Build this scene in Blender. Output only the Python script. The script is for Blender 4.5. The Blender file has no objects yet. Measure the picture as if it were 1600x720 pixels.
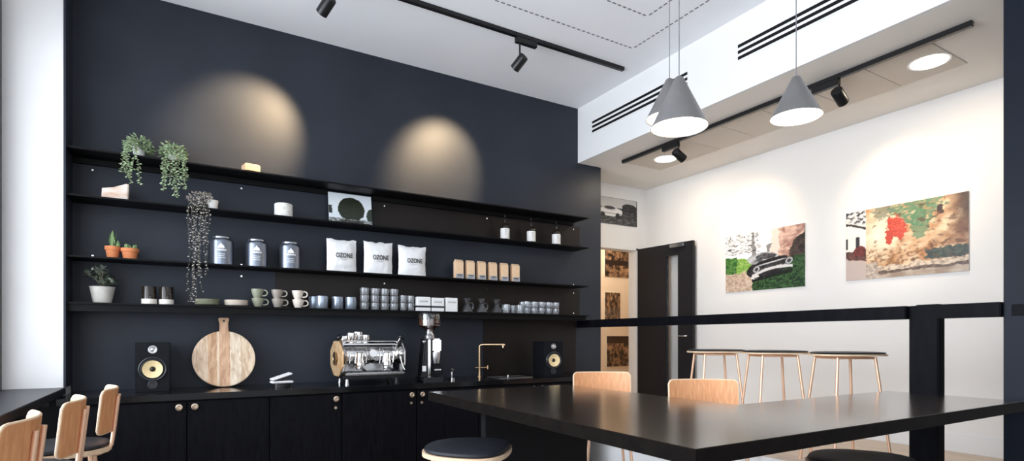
import bpy, bmesh, math, random
from mathutils import Vector, Matrix, noise
R = math.radians
PI = math.pi
random.seed(7)
C = bpy.context.scene.collection
TH = 30.7
F = 877.0
HOR = 528.0
H = 1.32                       # camera height above the kitchen floor
cT, sT = math.cos(R(TH)), math.sin(R(TH))

def z_(v): return H + v
def XY(x, Y):                  # picture column -> X on a plane of constant Y
    t = (x-800)/F
    return Y*(sT + cT*t)/(cT - sT*t)
def YX(x, X):                  # picture column -> Y on a plane of constant X
    t = (x-800)/F
    return X*(cT - sT*t)/(sT + cT*t)
def DY(x, Y):
    t = (x-800)/F
    return Y/(cT - sT*t)
def DX(x, X):
    t = (x-800)/F
    return X/(sT + cT*t)
def ZY(x, y, Y): return H + (HOR-y)*DY(x, Y)/F
def ZX(x, y, X): return H + (HOR-y)*DX(x, X)/F
def PD(x, d):
    t = (x-800)/F
    return (d*(sT + cT*t), d*(cT - sT*t))

# ------------------------------------------------------------ materials
MATS = {}
def mat(name, col, rough=.5, metal=0, var=.08, scale=12, bump=0.0, bscale=60, trans=0, emit=None, estr=0, spec=.5, coat=0, stretch=(1,1,1), ior=1.45, col2=None, aniso=0):
    if name in MATS: return MATS[name]
    m = bpy.data.materials.new(name); m.use_nodes = True
    nt = m.node_tree; N = nt.nodes; L = nt.links
    b = N['Principled BSDF']
    b.inputs['Roughness'].default_value = rough
    b.inputs['Metallic'].default_value = metal
    b.inputs['Specular IOR Level'].default_value = spec
    b.inputs['IOR'].default_value = ior
    b.inputs['Transmission Weight'].default_value = trans
    b.inputs['Coat Weight'].default_value = coat
    tc = N.new('ShaderNodeTexCoord'); mp = N.new('ShaderNodeMapping')
    mp.inputs['Scale'].default_value = stretch
    L.new(tc.outputs['Object'], mp.inputs['Vector'])
    nz = N.new('ShaderNodeTexNoise'); nz.inputs['Scale'].default_value = scale; nz.inputs['Detail'].default_value = 5
    L.new(mp.outputs['Vector'], nz.inputs['Vector'])
    rp = N.new('ShaderNodeValToRGB')
    c2 = col2 if col2 else tuple(min(1, c*(1+var)) for c in col)
    c1 = col if col2 else tuple(c*(1-var) for c in col)
    rp.color_ramp.elements[0].color = (*c1, 1); rp.color_ramp.elements[1].color = (*c2, 1)
    rp.color_ramp.elements[0].position = .3; rp.color_ramp.elements[1].position = .7
    L.new(nz.outputs['Fac'], rp.inputs['Fac']); L.new(rp.outputs['Color'], b.inputs['Base Color'])
    if bump:
        n2 = N.new('ShaderNodeTexNoise'); n2.inputs['Scale'].default_value = bscale; n2.inputs['Detail'].default_value = 3
        L.new(mp.outputs['Vector'], n2.inputs['Vector'])
        bp = N.new('ShaderNodeBump'); bp.inputs['Strength'].default_value = bump; bp.inputs['Distance'].default_value = .01
        L.new(n2.outputs['Fac'], bp.inputs['Height']); L.new(bp.outputs['Normal'], b.inputs['Normal'])
    if emit:
        b.inputs['Emission Color'].default_value = (*emit, 1); b.inputs['Emission Strength'].default_value = estr
    MATS[name] = m
    return m

def planks(name, cols, width, axis=0, rough=.45):
    """board of glued strips, each its own colour, with grain"""
    m = bpy.data.materials.new(name); m.use_nodes = True
    nt = m.node_tree; N = nt.nodes; L = nt.links; b = N['Principled BSDF']; b.inputs['Roughness'].default_value = rough
    tc = N.new('ShaderNodeTexCoord'); sx = N.new('ShaderNodeSeparateXYZ'); L.new(tc.outputs['Object'], sx.inputs[0])
    mr = N.new('ShaderNodeMapRange'); mr.inputs['From Min'].default_value = -width/2; mr.inputs['From Max'].default_value = width/2
    L.new(sx.outputs[axis], mr.inputs['Value'])
    rp = N.new('ShaderNodeValToRGB'); rp.color_ramp.interpolation = 'CONSTANT'
    e = rp.color_ramp.elements
    for i, (p, c) in enumerate(cols):
        if i < 2: el = e[i]; el.position = p
        else: el = e.new(p)
        el.color = (*c, 1)
    L.new(mr.outputs[0], rp.inputs['Fac'])
    mp = N.new('ShaderNodeMapping'); mp.inputs['Scale'].default_value = (9, 9, 2.2); L.new(tc.outputs['Object'], mp.inputs['Vector'])
    nz = N.new('ShaderNodeTexNoise'); nz.inputs['Scale'].default_value = 5; nz.inputs['Detail'].default_value = 6; nz.inputs['Distortion'].default_value = .8
    L.new(mp.outputs[0], nz.inputs['Vector'])
    r2 = N.new('ShaderNodeValToRGB'); r2.color_ramp.elements[0].position = .35; r2.color_ramp.elements[1].position = .62
    r2.color_ramp.elements[0].color = (.62, .5, .42, 1); r2.color_ramp.elements[1].color = (1, 1, 1, 1)
    L.new(nz.outputs['Fac'], r2.inputs['Fac'])
    mx = N.new('ShaderNodeMix'); mx.data_type = 'RGBA'; mx.blend_type = 'MULTIPLY'; mx.inputs['Factor'].default_value = .8
    L.new(rp.outputs['Color'], mx.inputs['A']); L.new(r2.outputs['Color'], mx.inputs['B']); L.new(mx.outputs['Result'], b.inputs['Base Color'])
    return m

def vcol_mat(name, rough=.35):
    m = bpy.data.materials.new(name); m.use_nodes = True
    nt = m.node_tree; b = nt.nodes['Principled BSDF']; b.inputs['Roughness'].default_value = rough
    a = nt.nodes.new('ShaderNodeVertexColor'); a.layer_name = 'print'
    nt.links.new(a.outputs['Color'], b.inputs['Base Color'])
    return m

def thin_glass(name, tint=(1,1,1), refl=.08):
    m = bpy.data.materials.new(name); m.use_nodes = True
    nt = m.node_tree; N = nt.nodes; L = nt.links; N.remove(N['Principled BSDF'])
    t = N.new('ShaderNodeBsdfTransparent'); t.inputs['Color'].default_value = (*tint, 1)
    g = N.new('ShaderNodeBsdfGlossy'); g.inputs['Roughness'].default_value = .02
    x = N.new('ShaderNodeMixShader'); lw = N.new('ShaderNodeLayerWeight'); lw.inputs['Blend'].default_value = .35
    ma = N.new('ShaderNodeMath'); ma.operation = 'MULTIPLY_ADD'; ma.inputs[1].default_value = .6; ma.inputs[2].default_value = refl
    L.new(lw.outputs['Fresnel'], ma.inputs[0]); L.new(ma.outputs[0], x.inputs[0]); L.new(t.outputs[0], x.inputs[1]); L.new(g.outputs[0], x.inputs[2])
    L.new(x.outputs[0], N['Material Output'].inputs['Surface'])
    return m

M = {}
M['navy'] = mat('navy_paint', (.023, .028, .039), .45, var=.12, scale=2.5, bump=.03, bscale=180, spec=.3)
M['shelf'] = mat('black_steel', (.003, .003, .0035), .5, var=.2, scale=20, spec=.18)
M['sheet'] = mat('dark_steel_sheet', (.013, .0095, .0085), .4, var=.2, scale=3, spec=.3)
M['cabinet'] = mat('black_stained_ply', (.003, .003, .005), .5, spec=.12, var=.5, scale=8, stretch=(6, 6, .8), bump=.1, bscale=30)
M['worktop'] = mat('black_worktop', (.006, .006, .007), .12, var=.2, scale=10)
M['table'] = mat('ebonised_table', (.016, .010, .007), .17, var=.5, scale=4, stretch=(1.2, 9, 1), bump=.006, bscale=12, spec=.5, coat=.8)
M['table'].node_tree.nodes['Principled BSDF'].inputs['Coat Roughness'].default_value = .2
M['blackbrown'] = mat('matt_black_brown', (.006, .0045, .004), .65, var=.3, scale=20, spec=.05)
M['ledge'] = mat('grey_ledge', (.013, .014, .018), .35, spec=.35, var=.15, scale=8)
M['white'] = mat('white_paint', (.80, .795, .79), .6, var=.012, scale=3)
M['warmwhite'] = mat('warm_white_plaster', (.80, .775, .745), .6, var=.02, scale=2)
M['ceil'] = mat('ceiling_paint', (.86, .865, .885), .8, var=.02, scale=2)
M['lowceil'] = mat('low_ceiling_paint', (.84, .80, .75), .8, var=.02, scale=2)
M['tile'] = mat('perforated_tile', (.68, .62, .55), .8, var=.06, scale=300)
M['groove'] = mat('groove_shadow_gap', (.20, .20, .21), .9, var=.3, scale=120)
M['black'] = mat('black_satin', (.006, .006, .007), .35, var=.2)
M['blackmatte'] = mat('black_matt', (.005, .005, .006), .6, var=.2, spec=.2)
M['post'] = mat('black_timber_beam', (.004, .004, .006), .5, var=.4, scale=6, stretch=(4, 4, 1), spec=.07)
M['bluepanel'] = mat('blue_grey_panel', (.006, .009, .017), .45, var=.1, scale=3, spec=.15)
M['floor'] = mat('kitchen_floor_boards', (.30, .27, .24), .5, var=.15, scale=5)
M['platform'] = mat('pale_timber_floor', (.58, .47, .37), .4, var=.12, scale=3, stretch=(8, 1, 1))
M['ply'] = mat('oak_plywood', (.60, .26, .11), .42, scale=6, stretch=(14, 14, 1.6), col2=(.76, .38, .18), bump=.02)
M['plyedge'] = mat('pale_plywood_rim', (.72, .53, .36), .45, var=.1, scale=14)
M['copper'] = mat('copper_tube', (.92, .60, .41), .42, .6, var=.05)
M['pad'] = mat('charcoal_leather', (.013, .015, .020), .5, spec=.3, var=.2, scale=50, bump=.05, bscale=220)
M['chrome'] = mat('polished_chrome', (.80, .79, .78), .13, 1, var=.1, scale=20)
M['steel'] = mat('brushed_steel', (.55, .55, .56), .28, 1, var=.1)
M['brass'] = mat('brass', (.70, .50, .30), .25, 1, var=.06)
M['brassdull'] = mat('dull_brass_knob', (.62, .50, .38), .35, 1, var=.1)
M['copperplate'] = mat('engraved_copper_plate', (.70, .36, .15), .35, .45, scale=22, col2=(.95, .74, .45), bump=.5, bscale=34)
M['terracotta'] = mat('terracotta', (.62, .21, .08), .75, var=.12, scale=18)
M['potwhite'] = mat('white_glaze_pot', (.72, .72, .69), .35, var=.05)
M['potgrey'] = mat('stone_grey_pot', (.50, .48, .44), .7, var=.1, scale=20)
M['leaf'] = mat('grey_green_leaves', (.15, .24, .11), .55, scale=60, col2=(.40, .50, .30))
M['leafdark'] = mat('dark_leaves', (.03, .045, .03), .5, scale=50, col2=(.24, .28, .22))
M['stringleaf'] = mat('silvery_brown_leaves', (.14, .11, .10), .55, scale=120, col2=(.66, .62, .58))
M['stem'] = mat('plant_stem', (.14, .13, .08), .7)
M['cactus'] = mat('cactus_green', (.10, .20, .07), .6, scale=70, col2=(.24, .33, .15))
M['soil'] = mat('soil', (.03, .02, .014), .95, var=.4, scale=80)
M['tin'] = mat('brushed_blue_grey_tin', (.20, .225, .27), .30, .9, var=.08)
M['tinlid'] = mat('tin_lid', (.34, .36, .40), .25, .9, var=.05)
M['print'] = mat('white_print', (.85, .85, .85), .5, var=.02)
M['bag'] = mat('white_foil_bag', (.80, .80, .80), .38, var=.02, bump=.25, bscale=28)
M['ink'] = mat('grey_black_ink', (.03, .03, .03), .6)
M['inkgrey'] = mat('grey_ink', (.25, .25, .26), .6)
M['kraft'] = mat('kraft_paper', (.80, .56, .36), .65, var=.06, scale=30)
M['greylabel'] = mat('grey_paper_label', (.42, .42, .45), .6, var=.05)
M['glass'] = mat('clear_glass', (.95, .97, 1), .04, trans=.92, var=.01, ior=1.5)
M['glassdark'] = mat('server_glass', (.93, .95, 1), .02, trans=.985, var=.01, ior=1.45)
M['bottleglass'] = mat('dark_bottle_glass', (.02, .014, .01), .08, var=.2, spec=.7)
M['label'] = mat('white_paper_label', (.80, .78, .76), .6, var=.02)
M['mugblue'] = mat('blue_grey_enamel', (.30, .35, .42), .22, .6, var=.08, scale=20)
M['cupgreen'] = mat('olive_glaze', (.28, .29, .21), .35, var=.08)
M['cupbrown'] = mat('taupe_glaze', (.32, .28, .24), .35, var=.08)
M['cupcream'] = mat('cream_glaze', (.74, .66, .57), .35, var=.05)
M['plategreen'] = mat('olive_plate_glaze', (.26, .27, .19), .35, var=.08)
M['candle'] = mat('mottled_white_stoneware', (.55, .54, .51), .5, scale=34, col2=(.85, .84, .80))
M['timber_pale'] = mat('pale_timber_block', (.74, .47, .27), .5, scale=9, stretch=(1, 6, 6), col2=(.86, .62, .40))
M['onyx'] = mat('marbled_stone', (.66, .42, .27), .35, scale=11, stretch=(1, 1, 3), col2=(.88, .85, .82))
M['cone'] = mat('yellow_woven_cone', (.80, .62, .34), .5, var=.12, scale=140)
M['rubber'] = mat('black_rubber', (.022, .023, .027), .3)
M['speaker'] = mat('black_ash_cabinet', (.006, .007, .009), .45, spec=.15, var=.3, scale=12, stretch=(3, 3, 1))
M['beans'] = mat('roasted_beans', (.09, .035, .018), .4, scale=60, col2=(.22, .10, .06))
M['shadeout'] = mat('grey_metal_shade', (.22, .215, .215), .38, .7, var=.08, scale=8)
M['shadein'] = mat('white_shade_lining', (.85, .82, .78), .5, var=.01)
M['glow'] = mat('glowing_diffuser', (1, .93, .82), .5, emit=(1, .86, .68), estr=9, var=.01)
M['glow2'] = mat('downlight_diffuser', (1, .95, .86), .5, emit=(1, .90, .74), estr=7, var=.01)
M['cord'] = mat('grey_flex', (.16, .16, .17), .6)
M['door'] = mat('black_door_paint', (.013, .012, .014), .45, var=.1, scale=4, spec=.25)
M['corridor'] = mat('corridor_cream', (.78, .66, .53), .6, var=.05, scale=2)
M['frame'] = mat('grey_window_frame', (.07, .07, .075), .5, var=.05)
M['cream'] = mat('cream_band', (.78, .74, .67), .45, var=.03)
M['board'] = planks('glued_board_strips', [(0, (.80, .62, .45)), (.2, (.70, .45, .27)), (.36, (.86, .68, .50)), (.405, (.72, .46, .29)), (.60, (.88, .75, .58)), (.80, (.80, .64, .46))], .37)
M['pane'] = thin_glass('window_pane_glass', (1, 1, 1), .02)
M['doorpane'] = thin_glass('door_pane_glass', (.97, .98, .99), .03)
M['hopper'] = thin_glass('hopper_plastic', (.75, .7, .68), .12)
M['picture'] = vcol_mat('photo_print', .4)

# ------------------------------------------------------------ mesh builder
class MB:
    def __init__(s): s.bm = bmesh.new()
    def box(s, x0, x1, y0, y1, z0, z1, bev=0, mtx=None, seg=2):
        vs = [s.bm.verts.new(p) for p in ((x0,y0,z0),(x1,y0,z0),(x1,y1,z0),(x0,y1,z0),(x0,y0,z1),(x1,y0,z1),(x1,y1,z1),(x0,y1,z1))]
        fs = [s.bm.faces.new([vs[i] for i in f]) for f in ((0,3,2,1),(4,5,6,7),(0,1,5,4),(1,2,6,5),(2,3,7,6),(3,0,4,7))]
        if mtx is not None: bmesh.ops.transform(s.bm, matrix=mtx, verts=vs)
        if bev:
            es = list({e for f in fs for e in f.edges})
            bmesh.ops.bevel(s.bm, geom=es, offset=bev, segments=seg, affect='EDGES', clamp_overlap=True)
        return s
    def prism(s, pts, z0, z1, bev=0, mtx=None):
        """pts: outline in xy (ccw)"""
        a = [s.bm.verts.new((x, y, z0)) for x, y in pts]; b = [s.bm.verts.new((x, y, z1)) for x, y in pts]
        n = len(pts); fs = [s.bm.faces.new(a[::-1]), s.bm.faces.new(b)]
        for i in range(n): fs.append(s.bm.faces.new((a[i], a[(i+1) % n], b[(i+1) % n], b[i])))
        if mtx is not None: bmesh.ops.transform(s.bm, matrix=mtx, verts=a+b)
        if bev:
            es = list(set(fs[0].edges) | set(fs[1].edges))
            bmesh.ops.bevel(s.bm, geom=es, offset=bev, segments=2, affect='EDGES', clamp_overlap=True)
        return s
    def lathe(s, prof, c=(0,0,0), seg=32, axis=None):
        q = Vector((0,0,1)).rotation_difference(Vector(axis)) if axis else None
        rings = []
        for r, z in prof:
            if r < 1e-6:
                p = Vector((0,0,z)); p = (q @ p if q else p) + Vector(c); rings.append([s.bm.verts.new(p)])
            else:
                ring = []
                for i in range(seg):
                    a = 2*PI*i/seg; p = Vector((r*math.cos(a), r*math.sin(a), z))
                    ring.append(s.bm.verts.new((q @ p if q else p) + Vector(c)))
                rings.append(ring)
        for A, B in zip(rings, rings[1:]):
            if len(A) == 1 and len(B) == 1: continue
            for i in range(seg):
                j = (i+1) % seg
                if len(A) == 1: s.bm.faces.new((A[0], B[j], B[i]))
                elif len(B) == 1: s.bm.faces.new((A[i], A[j], B[0]))
                else: s.bm.faces.new((A[i], A[j], B[j], B[i]))
        return s
    def cyl(s, p0, p1, r0, r1=None, seg=20, cap=True):
        p0, p1 = Vector(p0), Vector(p1); r1 = r0 if r1 is None else r1
        L = (p1-p0).length; ax = (p1-p0)/L
        prof = [(r0, 0), (r1, L)]
        if cap: prof = [(0, 0)] + prof + [(0, L)]
        return s.lathe(prof, p0, seg, ax)
    def tube(s, pts, r, seg=10, closed=False):
        pts = [Vector(p) for p in pts]; n = len(pts); rings = []
        up = None
        for i, p in enumerate(pts):
            if closed: t = (pts[(i+1) % n]-pts[i-1]).normalized()
            else: t = (pts[min(i+1, n-1)]-pts[max(i-1, 0)]).normalized()
            if up is None:
                up = Vector((0,0,1)) if abs(t.z) < .9 else Vector((1,0,0))
            u = (up - t*up.dot(t)).normalized(); v = t.cross(u); up = u
            rr = r[i] if isinstance(r, (list, tuple)) else r
            rings.append([s.bm.verts.new(p + (u*math.cos(2*PI*k/seg) + v*math.sin(2*PI*k/seg))*rr) for k in range(seg)])
        m = n if closed else n-1
        for i in range(m):
            A, B = rings[i], rings[(i+1) % n]
            for k in range(seg): s.bm.faces.new((A[k], A[(k+1) % seg], B[(k+1) % seg], B[k]))
        if not closed:
            s.bm.faces.new(rings[0][::-1]); s.bm.faces.new(rings[-1])
        return s
    def quad(s, ps): s.bm.faces.new([s.bm.verts.new(p) for p in ps]); return s
    def leaf(s, p, d, n, L, W):
        d = Vector(d).normalized(); n = Vector(n); w = d.cross(n)
        w = w.normalized() if w.length > 1e-4 else Vector((1,0,0)); n = w.cross(d).normalized(); p = Vector(p)
        a = p; b = p + d*L*.45 + w*W/2 + n*W*.12; c = p + d*L; e = p + d*L*.45 - w*W/2 + n*W*.12; m = p + d*L*.45
        va, vb, vc, ve, vm = [s.bm.verts.new(q) for q in (a, b, c, e, m)]
        for f in ((va, vb, vm), (vb, vc, vm), (vc, ve, vm), (ve, va, vm)): s.bm.faces.new(f)
        return s
    def build(s, name, m, parent=None, loc=(0,0,0), rot=(0,0,0), smooth=True, recalc=True):
        if recalc: bmesh.ops.recalc_face_normals(s.bm, faces=s.bm.faces[:])
        me = bpy.data.meshes.new(name); s.bm.to_mesh(me); s.bm.free()
        if smooth:
            me.shade_smooth(); me.set_sharp_from_angle(angle=R(35))
        me.materials.append(m)
        o = bpy.data.objects.new(name, me); C.objects.link(o)
        o.location = loc; o.rotation_euler = rot
        if parent: o.parent = parent
        return o

def tag(o, label=None, cat=None, group=None, kind=None):
    if label: o['label'] = label
    if cat: o['category'] = cat
    if group: o['group'] = group
    if kind: o['kind'] = kind
    return o
def thing(name, label, cat, loc=(0,0,0), rz=0, group=None):
    o = bpy.data.objects.new(name, None); C.objects.link(o); o.empty_display_size = .1
    o.location = loc; o.rotation_euler = (0, 0, rz)
    return tag(o, label, cat, group)
def struct(name, mb, m, label=None):
    o = mb.build(name, m); o['kind'] = 'structure'
    if label: o['label'] = label
    return o
def copy_tree(o, parent=None):
    c = o.copy(); C.objects.link(c)
    if parent: c.parent = parent
    for ch in list(o.children): copy_tree(ch, c)
    return c
def place(o, loc, rz=0, label=None, group=None):
    o.location = loc; o.rotation_euler = (0, 0, rz)
    if label: o['label'] = label
    if group: o['group'] = group
    return o

def text_mesh(txt, size, name, m, parent, loc, rot, extrude=.0004, align='CENTER', bold=0):
    cu = bpy.data.curves.new(name, 'FONT'); cu.body = txt; cu.size = size; cu.extrude = extrude; cu.align_x = align; cu.align_y = 'CENTER'; cu.offset = bold
    to = bpy.data.objects.new(name+'_tmp', cu); C.objects.link(to)
    dg = bpy.context.evaluated_depsgraph_get(); dg.update()
    me = bpy.data.meshes.new_from_object(to.evaluated_get(dg)); C.objects.unlink(to); bpy.data.objects.remove(to)
    me.materials.clear(); me.materials.append(m)
    o = bpy.data.objects.new(name, me); C.objects.link(o); o.parent = parent; o.location = loc; o.rotation_euler = rot
    return o

def picture(name, label, cat, w, h, fn, loc, rz, nx=120, ny=80, thick=.012, group=None, tilt=0):
    """a flat print: front faces local -Y, base centre at origin"""
    t = thing(name, label, cat, loc, rz, group)
    MB().box(-w/2, w/2, 0, thick, 0, h).build('backing_board', M['white'], t, rot=(tilt, 0, 0))
    bm = bmesh.new(); lay = bm.loops.layers.float_color.new('print')
    V = [[bm.verts.new((-w/2 + w*i/nx, -.0012, h*j/ny)) for i in range(nx+1)] for j in range(ny+1)]
    cache = {}
    for j in range(ny+1):
        for i in range(nx+1):
            c = fn(i/nx, j/ny); k = .62+.38*min(1, sum(c)/2.4); cache[V[j][i]] = tuple(max(0, q*k) for q in c)
    for j in range(ny):
        for i in range(nx):
            f = bm.faces.new((V[j][i], V[j][i+1], V[j+1][i+1], V[j+1][i]))
            for lp in f.loops: lp[lay] = (*cache[lp.vert], 1)
    me = bpy.data.meshes.new('printed_photo'); bm.to_mesh(me); bm.free(); me.materials.append(M['picture'])
    o = bpy.data.objects.new('printed_photo', me); C.objects.link(o); o.parent = t; o.rotation_euler = (tilt, 0, 0)
    return t

def lin(c): return tuple((v/255/12.92 if v/255 <= .04045 else ((v/255+.055)/1.055)**2.4) for v in c)
def mixc(a, b, t): t = max(0, min(1, t)); return tuple(x*(1-t)+y*t for x, y in zip(a, b))
def nz(u, v, s, seed=0, o=3): return noise.fractal(Vector((u*s, v*s, seed*7.3)), .8, 2.0, o)
def ell(u, v, cx, cy, rx, ry): return math.sqrt(((u-cx)/rx)**2 + ((v-cy)/ry)**2)

# ============================================================ THE SETTING
Yb = 4.88; Xb = 3.73; Xr = 5.17; Yd = 5.33; PL = z_(-.88); CEI = z_(2.49); LOW = z_(1.90); Xl = -.95; XN = -.63; Yp = 4.61
Ynear = -3.6; Ypart = 1.22
struct('floor', MB().box(Xl-.2, Xb, Ynear-.2, Yb+.4, -.1, 0), M['floor'], 'kitchen floor boards')
struct('floor_platform', MB().box(Xb, Xr+.1, Ypart, Yd+.12, -.1, PL), M['platform'], 'raised pale timber floor behind the rail')
struct('trim_1', MB().box(Xb-.014, Xb, Ypart-.02, 4.88, 0, PL+.004, .003), M['white'], 'white riser of the raised floor')
struct('wall_back', MB().box(XN, Xb, Yb, Yd+.0, 0, CEI).box(Xb, 4.05, Yb, Yd, 0, LOW), M['navy'], 'dark navy painted wall behind the shelves')
struct('trim_2', MB().box(XN-.012, XN, Yp-.004, Yb, z_(-.32), CEI), M['navy'], 'dark side return of the shelf recess')
struct('wall_left_pier', MB().box(Xl-.2, XN-.012, Yp, Yb+.3, 0, CEI), M['white'], 'white wall pier left of the shelves')
# left wall with tall windows
w = MB(); w.box(Xl-.2, Xl, Ynear, Yp, 0, .55).box(Xl-.2, Xl, Ynear, Yp, z_(2.1), CEI)
for y0, y1 in ((Ynear, Ynear+.4), (.45, .65)): w.box(Xl-.2, Xl, y0, y1, .55, z_(2.1))
struct('wall_left', w, M['white'])
for k, (y0, y1) in enumerate(((Ynear+.4, .45), (.65, Yp))):
    f = MB()
    f.box(Xl-.05, Xl+.006, y0, y0+.08, .55, z_(2.1)).box(Xl-.05, Xl+.006, y1-.16, y1, .55, z_(2.1))
    f.box(Xl-.05, Xl, y0, y1, .55, .62).box(Xl-.05, Xl, y0, y1, z_(2.03), z_(2.1))
    for q in (1, 2):
        yy = y0 + (y1-y0)*q/3; f.box(Xl-.05, Xl, yy-.025, yy+.025, .6, z_(2.05))
    o = struct('window_%d' % (k+1), f, M['frame'])
    g = MB().quad([(Xl-.03, y0, .6), (Xl-.03, y1, .6), (Xl-.03, y1, z_(2.05)), (Xl-.03, y0, z_(2.05))]).build('pane', M['pane'], o)
# near wall behind the camera with a big window, near right wall
w = MB(); w.box(Xl, Xr, Ynear-.2, Ynear, 0, .5).box(Xl, Xr, Ynear-.2, Ynear, z_(1.9), CEI).box(Xl, -.5, Ynear-.2, Ynear, .5, z_(1.9)).box(4.3, Xr, Ynear-.2, Ynear, .5, z_(1.9))
struct('wall_near', w, M['white'])
f = MB().box(-.5, 4.3, Ynear-.08, Ynear-.02, .5, .58).box(-.5, 4.3, Ynear-.08, Ynear-.02, z_(1.82), z_(1.9))
for q in range(5):
    xx = -.5 + 4.8*q/4; f.box(xx-.04 if q else xx, xx+.04 if q < 4 else xx, Ynear-.08, Ynear-.02, .5, z_(1.9))
o = struct('window_3', f, M['frame'])
MB().quad([(-.5, Ynear-.05, .55), (4.3, Ynear-.05, .55), (4.3, Ynear-.05, z_(1.85)), (-.5, Ynear-.05, z_(1.85))]).build('pane', M['pane'], o)
struct('wall_near_right', MB().box(Xr, Xr+.15, Ynear-.2, Ypart, 0, CEI), M['white'])
struct('floor_near_right', MB().box(Xb, Xr, Ynear-.2, Ypart, -.1, 0), M['floor'])
struct('wall_right', MB().box(Xr, Xr+.15, Ypart, Yd+.12, 0, LOW+.1), M['warmwhite'], 'warm white wall with two photo prints')
struct('baseboard_right', MB().box(Xr-.016, Xr, Ypart+.06, Yd-.02, PL, PL+.15, .004), M['white'])
# ceilings and bulkhead
struct('ceiling', MB().box(Xl-.2, Xb, Ynear-.2, Yb+.3, CEI, CEI+.12), M['ceil'], 'pale grey upper ceiling')
struct('ceiling_bulkhead', MB().box(Xb, Xb+.03, Ynear, Yb+.3, LOW, CEI+.12), M['white'], 'white bulkhead face with slot vents')
struct('ceiling_low', MB().box(Xb+.03, Xr+.15, Ynear-.2, Yd+.12, LOW, LOW+.12), M['lowceil'], 'lower ceiling over the raised floor')
struct('wall_near_upper', MB().box(Xb, Xr, Ynear-.2, Ynear-.1, LOW, CEI+.1), M['white'])
# grooves of the ceiling panels
def groove(name, pts):
    g = MB()
    for (xa, ya), (xb, yb) in pts:
        n = int(math.hypot(xb-xa, yb-ya)/.05)
        for k in range(n):
            a = k/n; b = (k+.62)/n
            p0 = (xa+(xb-xa)*a, ya+(yb-ya)*a); p1 = (xa+(xb-xa)*b, ya+(yb-ya)*b)
            hw = .006
            x0, x1 = sorted((p0[0], p1[0])); y0, y1 = sorted((p0[1], p1[1]))
            if x1-x0 < y1-y0: x0 -= hw; x1 += hw
            else: y0 -= hw; y1 += hw
            g.box(x0, x1, y0, y1, CEI-.002, CEI+.001)
    struct(name, g, M['groove'], 'dotted outline of a ceiling panel')
groove('trim_3', [((0, 3.62), (3.36, 3.62)), ((3.36, .6), (3.36, 3.62))])
groove('trim_4', [((0, 3.2), (3.12, 3.2)), ((3.12, .6), (3.12, 3.2))])
# recess wall with doorway
DT = z_(1.14)
w = MB().box(4.05, Xr, Yd, Yd+.12, DT, LOW).box(5.03, Xr, Yd, Yd+.12, 0, DT).box(4.05, 4.1, Yd, Yd+.12, 0, DT)
struct('wall_recess', w, M['white'], 'white wall above the doorway')
f = MB().box(4.99, 5.03, Yd-.012, Yd+.13, PL, DT, .003).box(4.1, 5.03, Yd-.012, Yd+.13, DT-.035, DT+.01, .003)
struct('trim_5', f, M['white'], 'white door frame')
# corridor beyond
struct('floor_corridor', MB().box(3.5, 7.2, Yd+.12, 6.7, PL-.1, PL), M['platform'])
struct('wall_corridor', MB().box(3.5, 7.2, 6.6, 6.75, PL, LOW), M['corridor'], 'cream corridor wall beyond the doorway')
struct('wall_corridor_side', MB().box(7.2, 7.3, Yd, 6.7, PL, LOW).box(3.4, 3.5, Yd, 6.7, PL, LOW).box(Xr+.15, 7.2, Yd+.02, Yd+.12, PL, LOW), M['corridor'])
struct('ceiling_corridor', MB().box(3.5, 7.2, Yd+.12, 6.7, LOW, LOW+.1), M['lowceil'])
# partition at the near right
p = MB().box(Xb, Xb+.08, Ypart-.10, Ypart, 0, LOW, .004)
p = struct('wall_screen', p, M['bluepanel'], 'dark blue-grey screen post')
MB().box(Xb+.08, Xr, Ypart-.05, Ypart-.03, 0, LOW).build('panel', M['bluepanel'], p)
tag(MB().box(Xb-.005, Xb+.085, Ypart-.106, Ypart-.1, 0, z_(.17)).box(Xb-.006, Xr, Ypart-.115, Ypart-.035, z_(.115), z_(.175), .003).build('mid_rail', M['post'], p), 'black lower cladding and mid rail')

# ============================================================ BALUSTRADE
t = thing('balustrade', 'black timber post and top rail along the raised floor edge', 'railing', (Xb+.04, 1.59, PL))
o = (Xb+.04, 1.59, PL)
def loc(mb): bmesh.ops.translate(mb.bm, vec=(-o[0], -o[1], -o[2]), verts=mb.bm.verts[:]); return mb
loc(MB().box(Xb-.03, Xb+.05, 1.669, Yb-.012, z_(.112), z_(.19), .004)).build('top_rail', M['post'], t)
loc(MB().box(Xb-.03, Xb+.05, Ypart+.002, 1.513, z_(.112), z_(.19), .004)).build('top_rail', M['post'], t)
loc(MB().box(Xb, Xb+.085, 1.515, 1.63, PL, z_(.195), .004).box(Xb+.01, Xb+.075, 1.63, 1.667, PL, z_(.19), .002)).build('post', M['post'], t)

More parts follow.
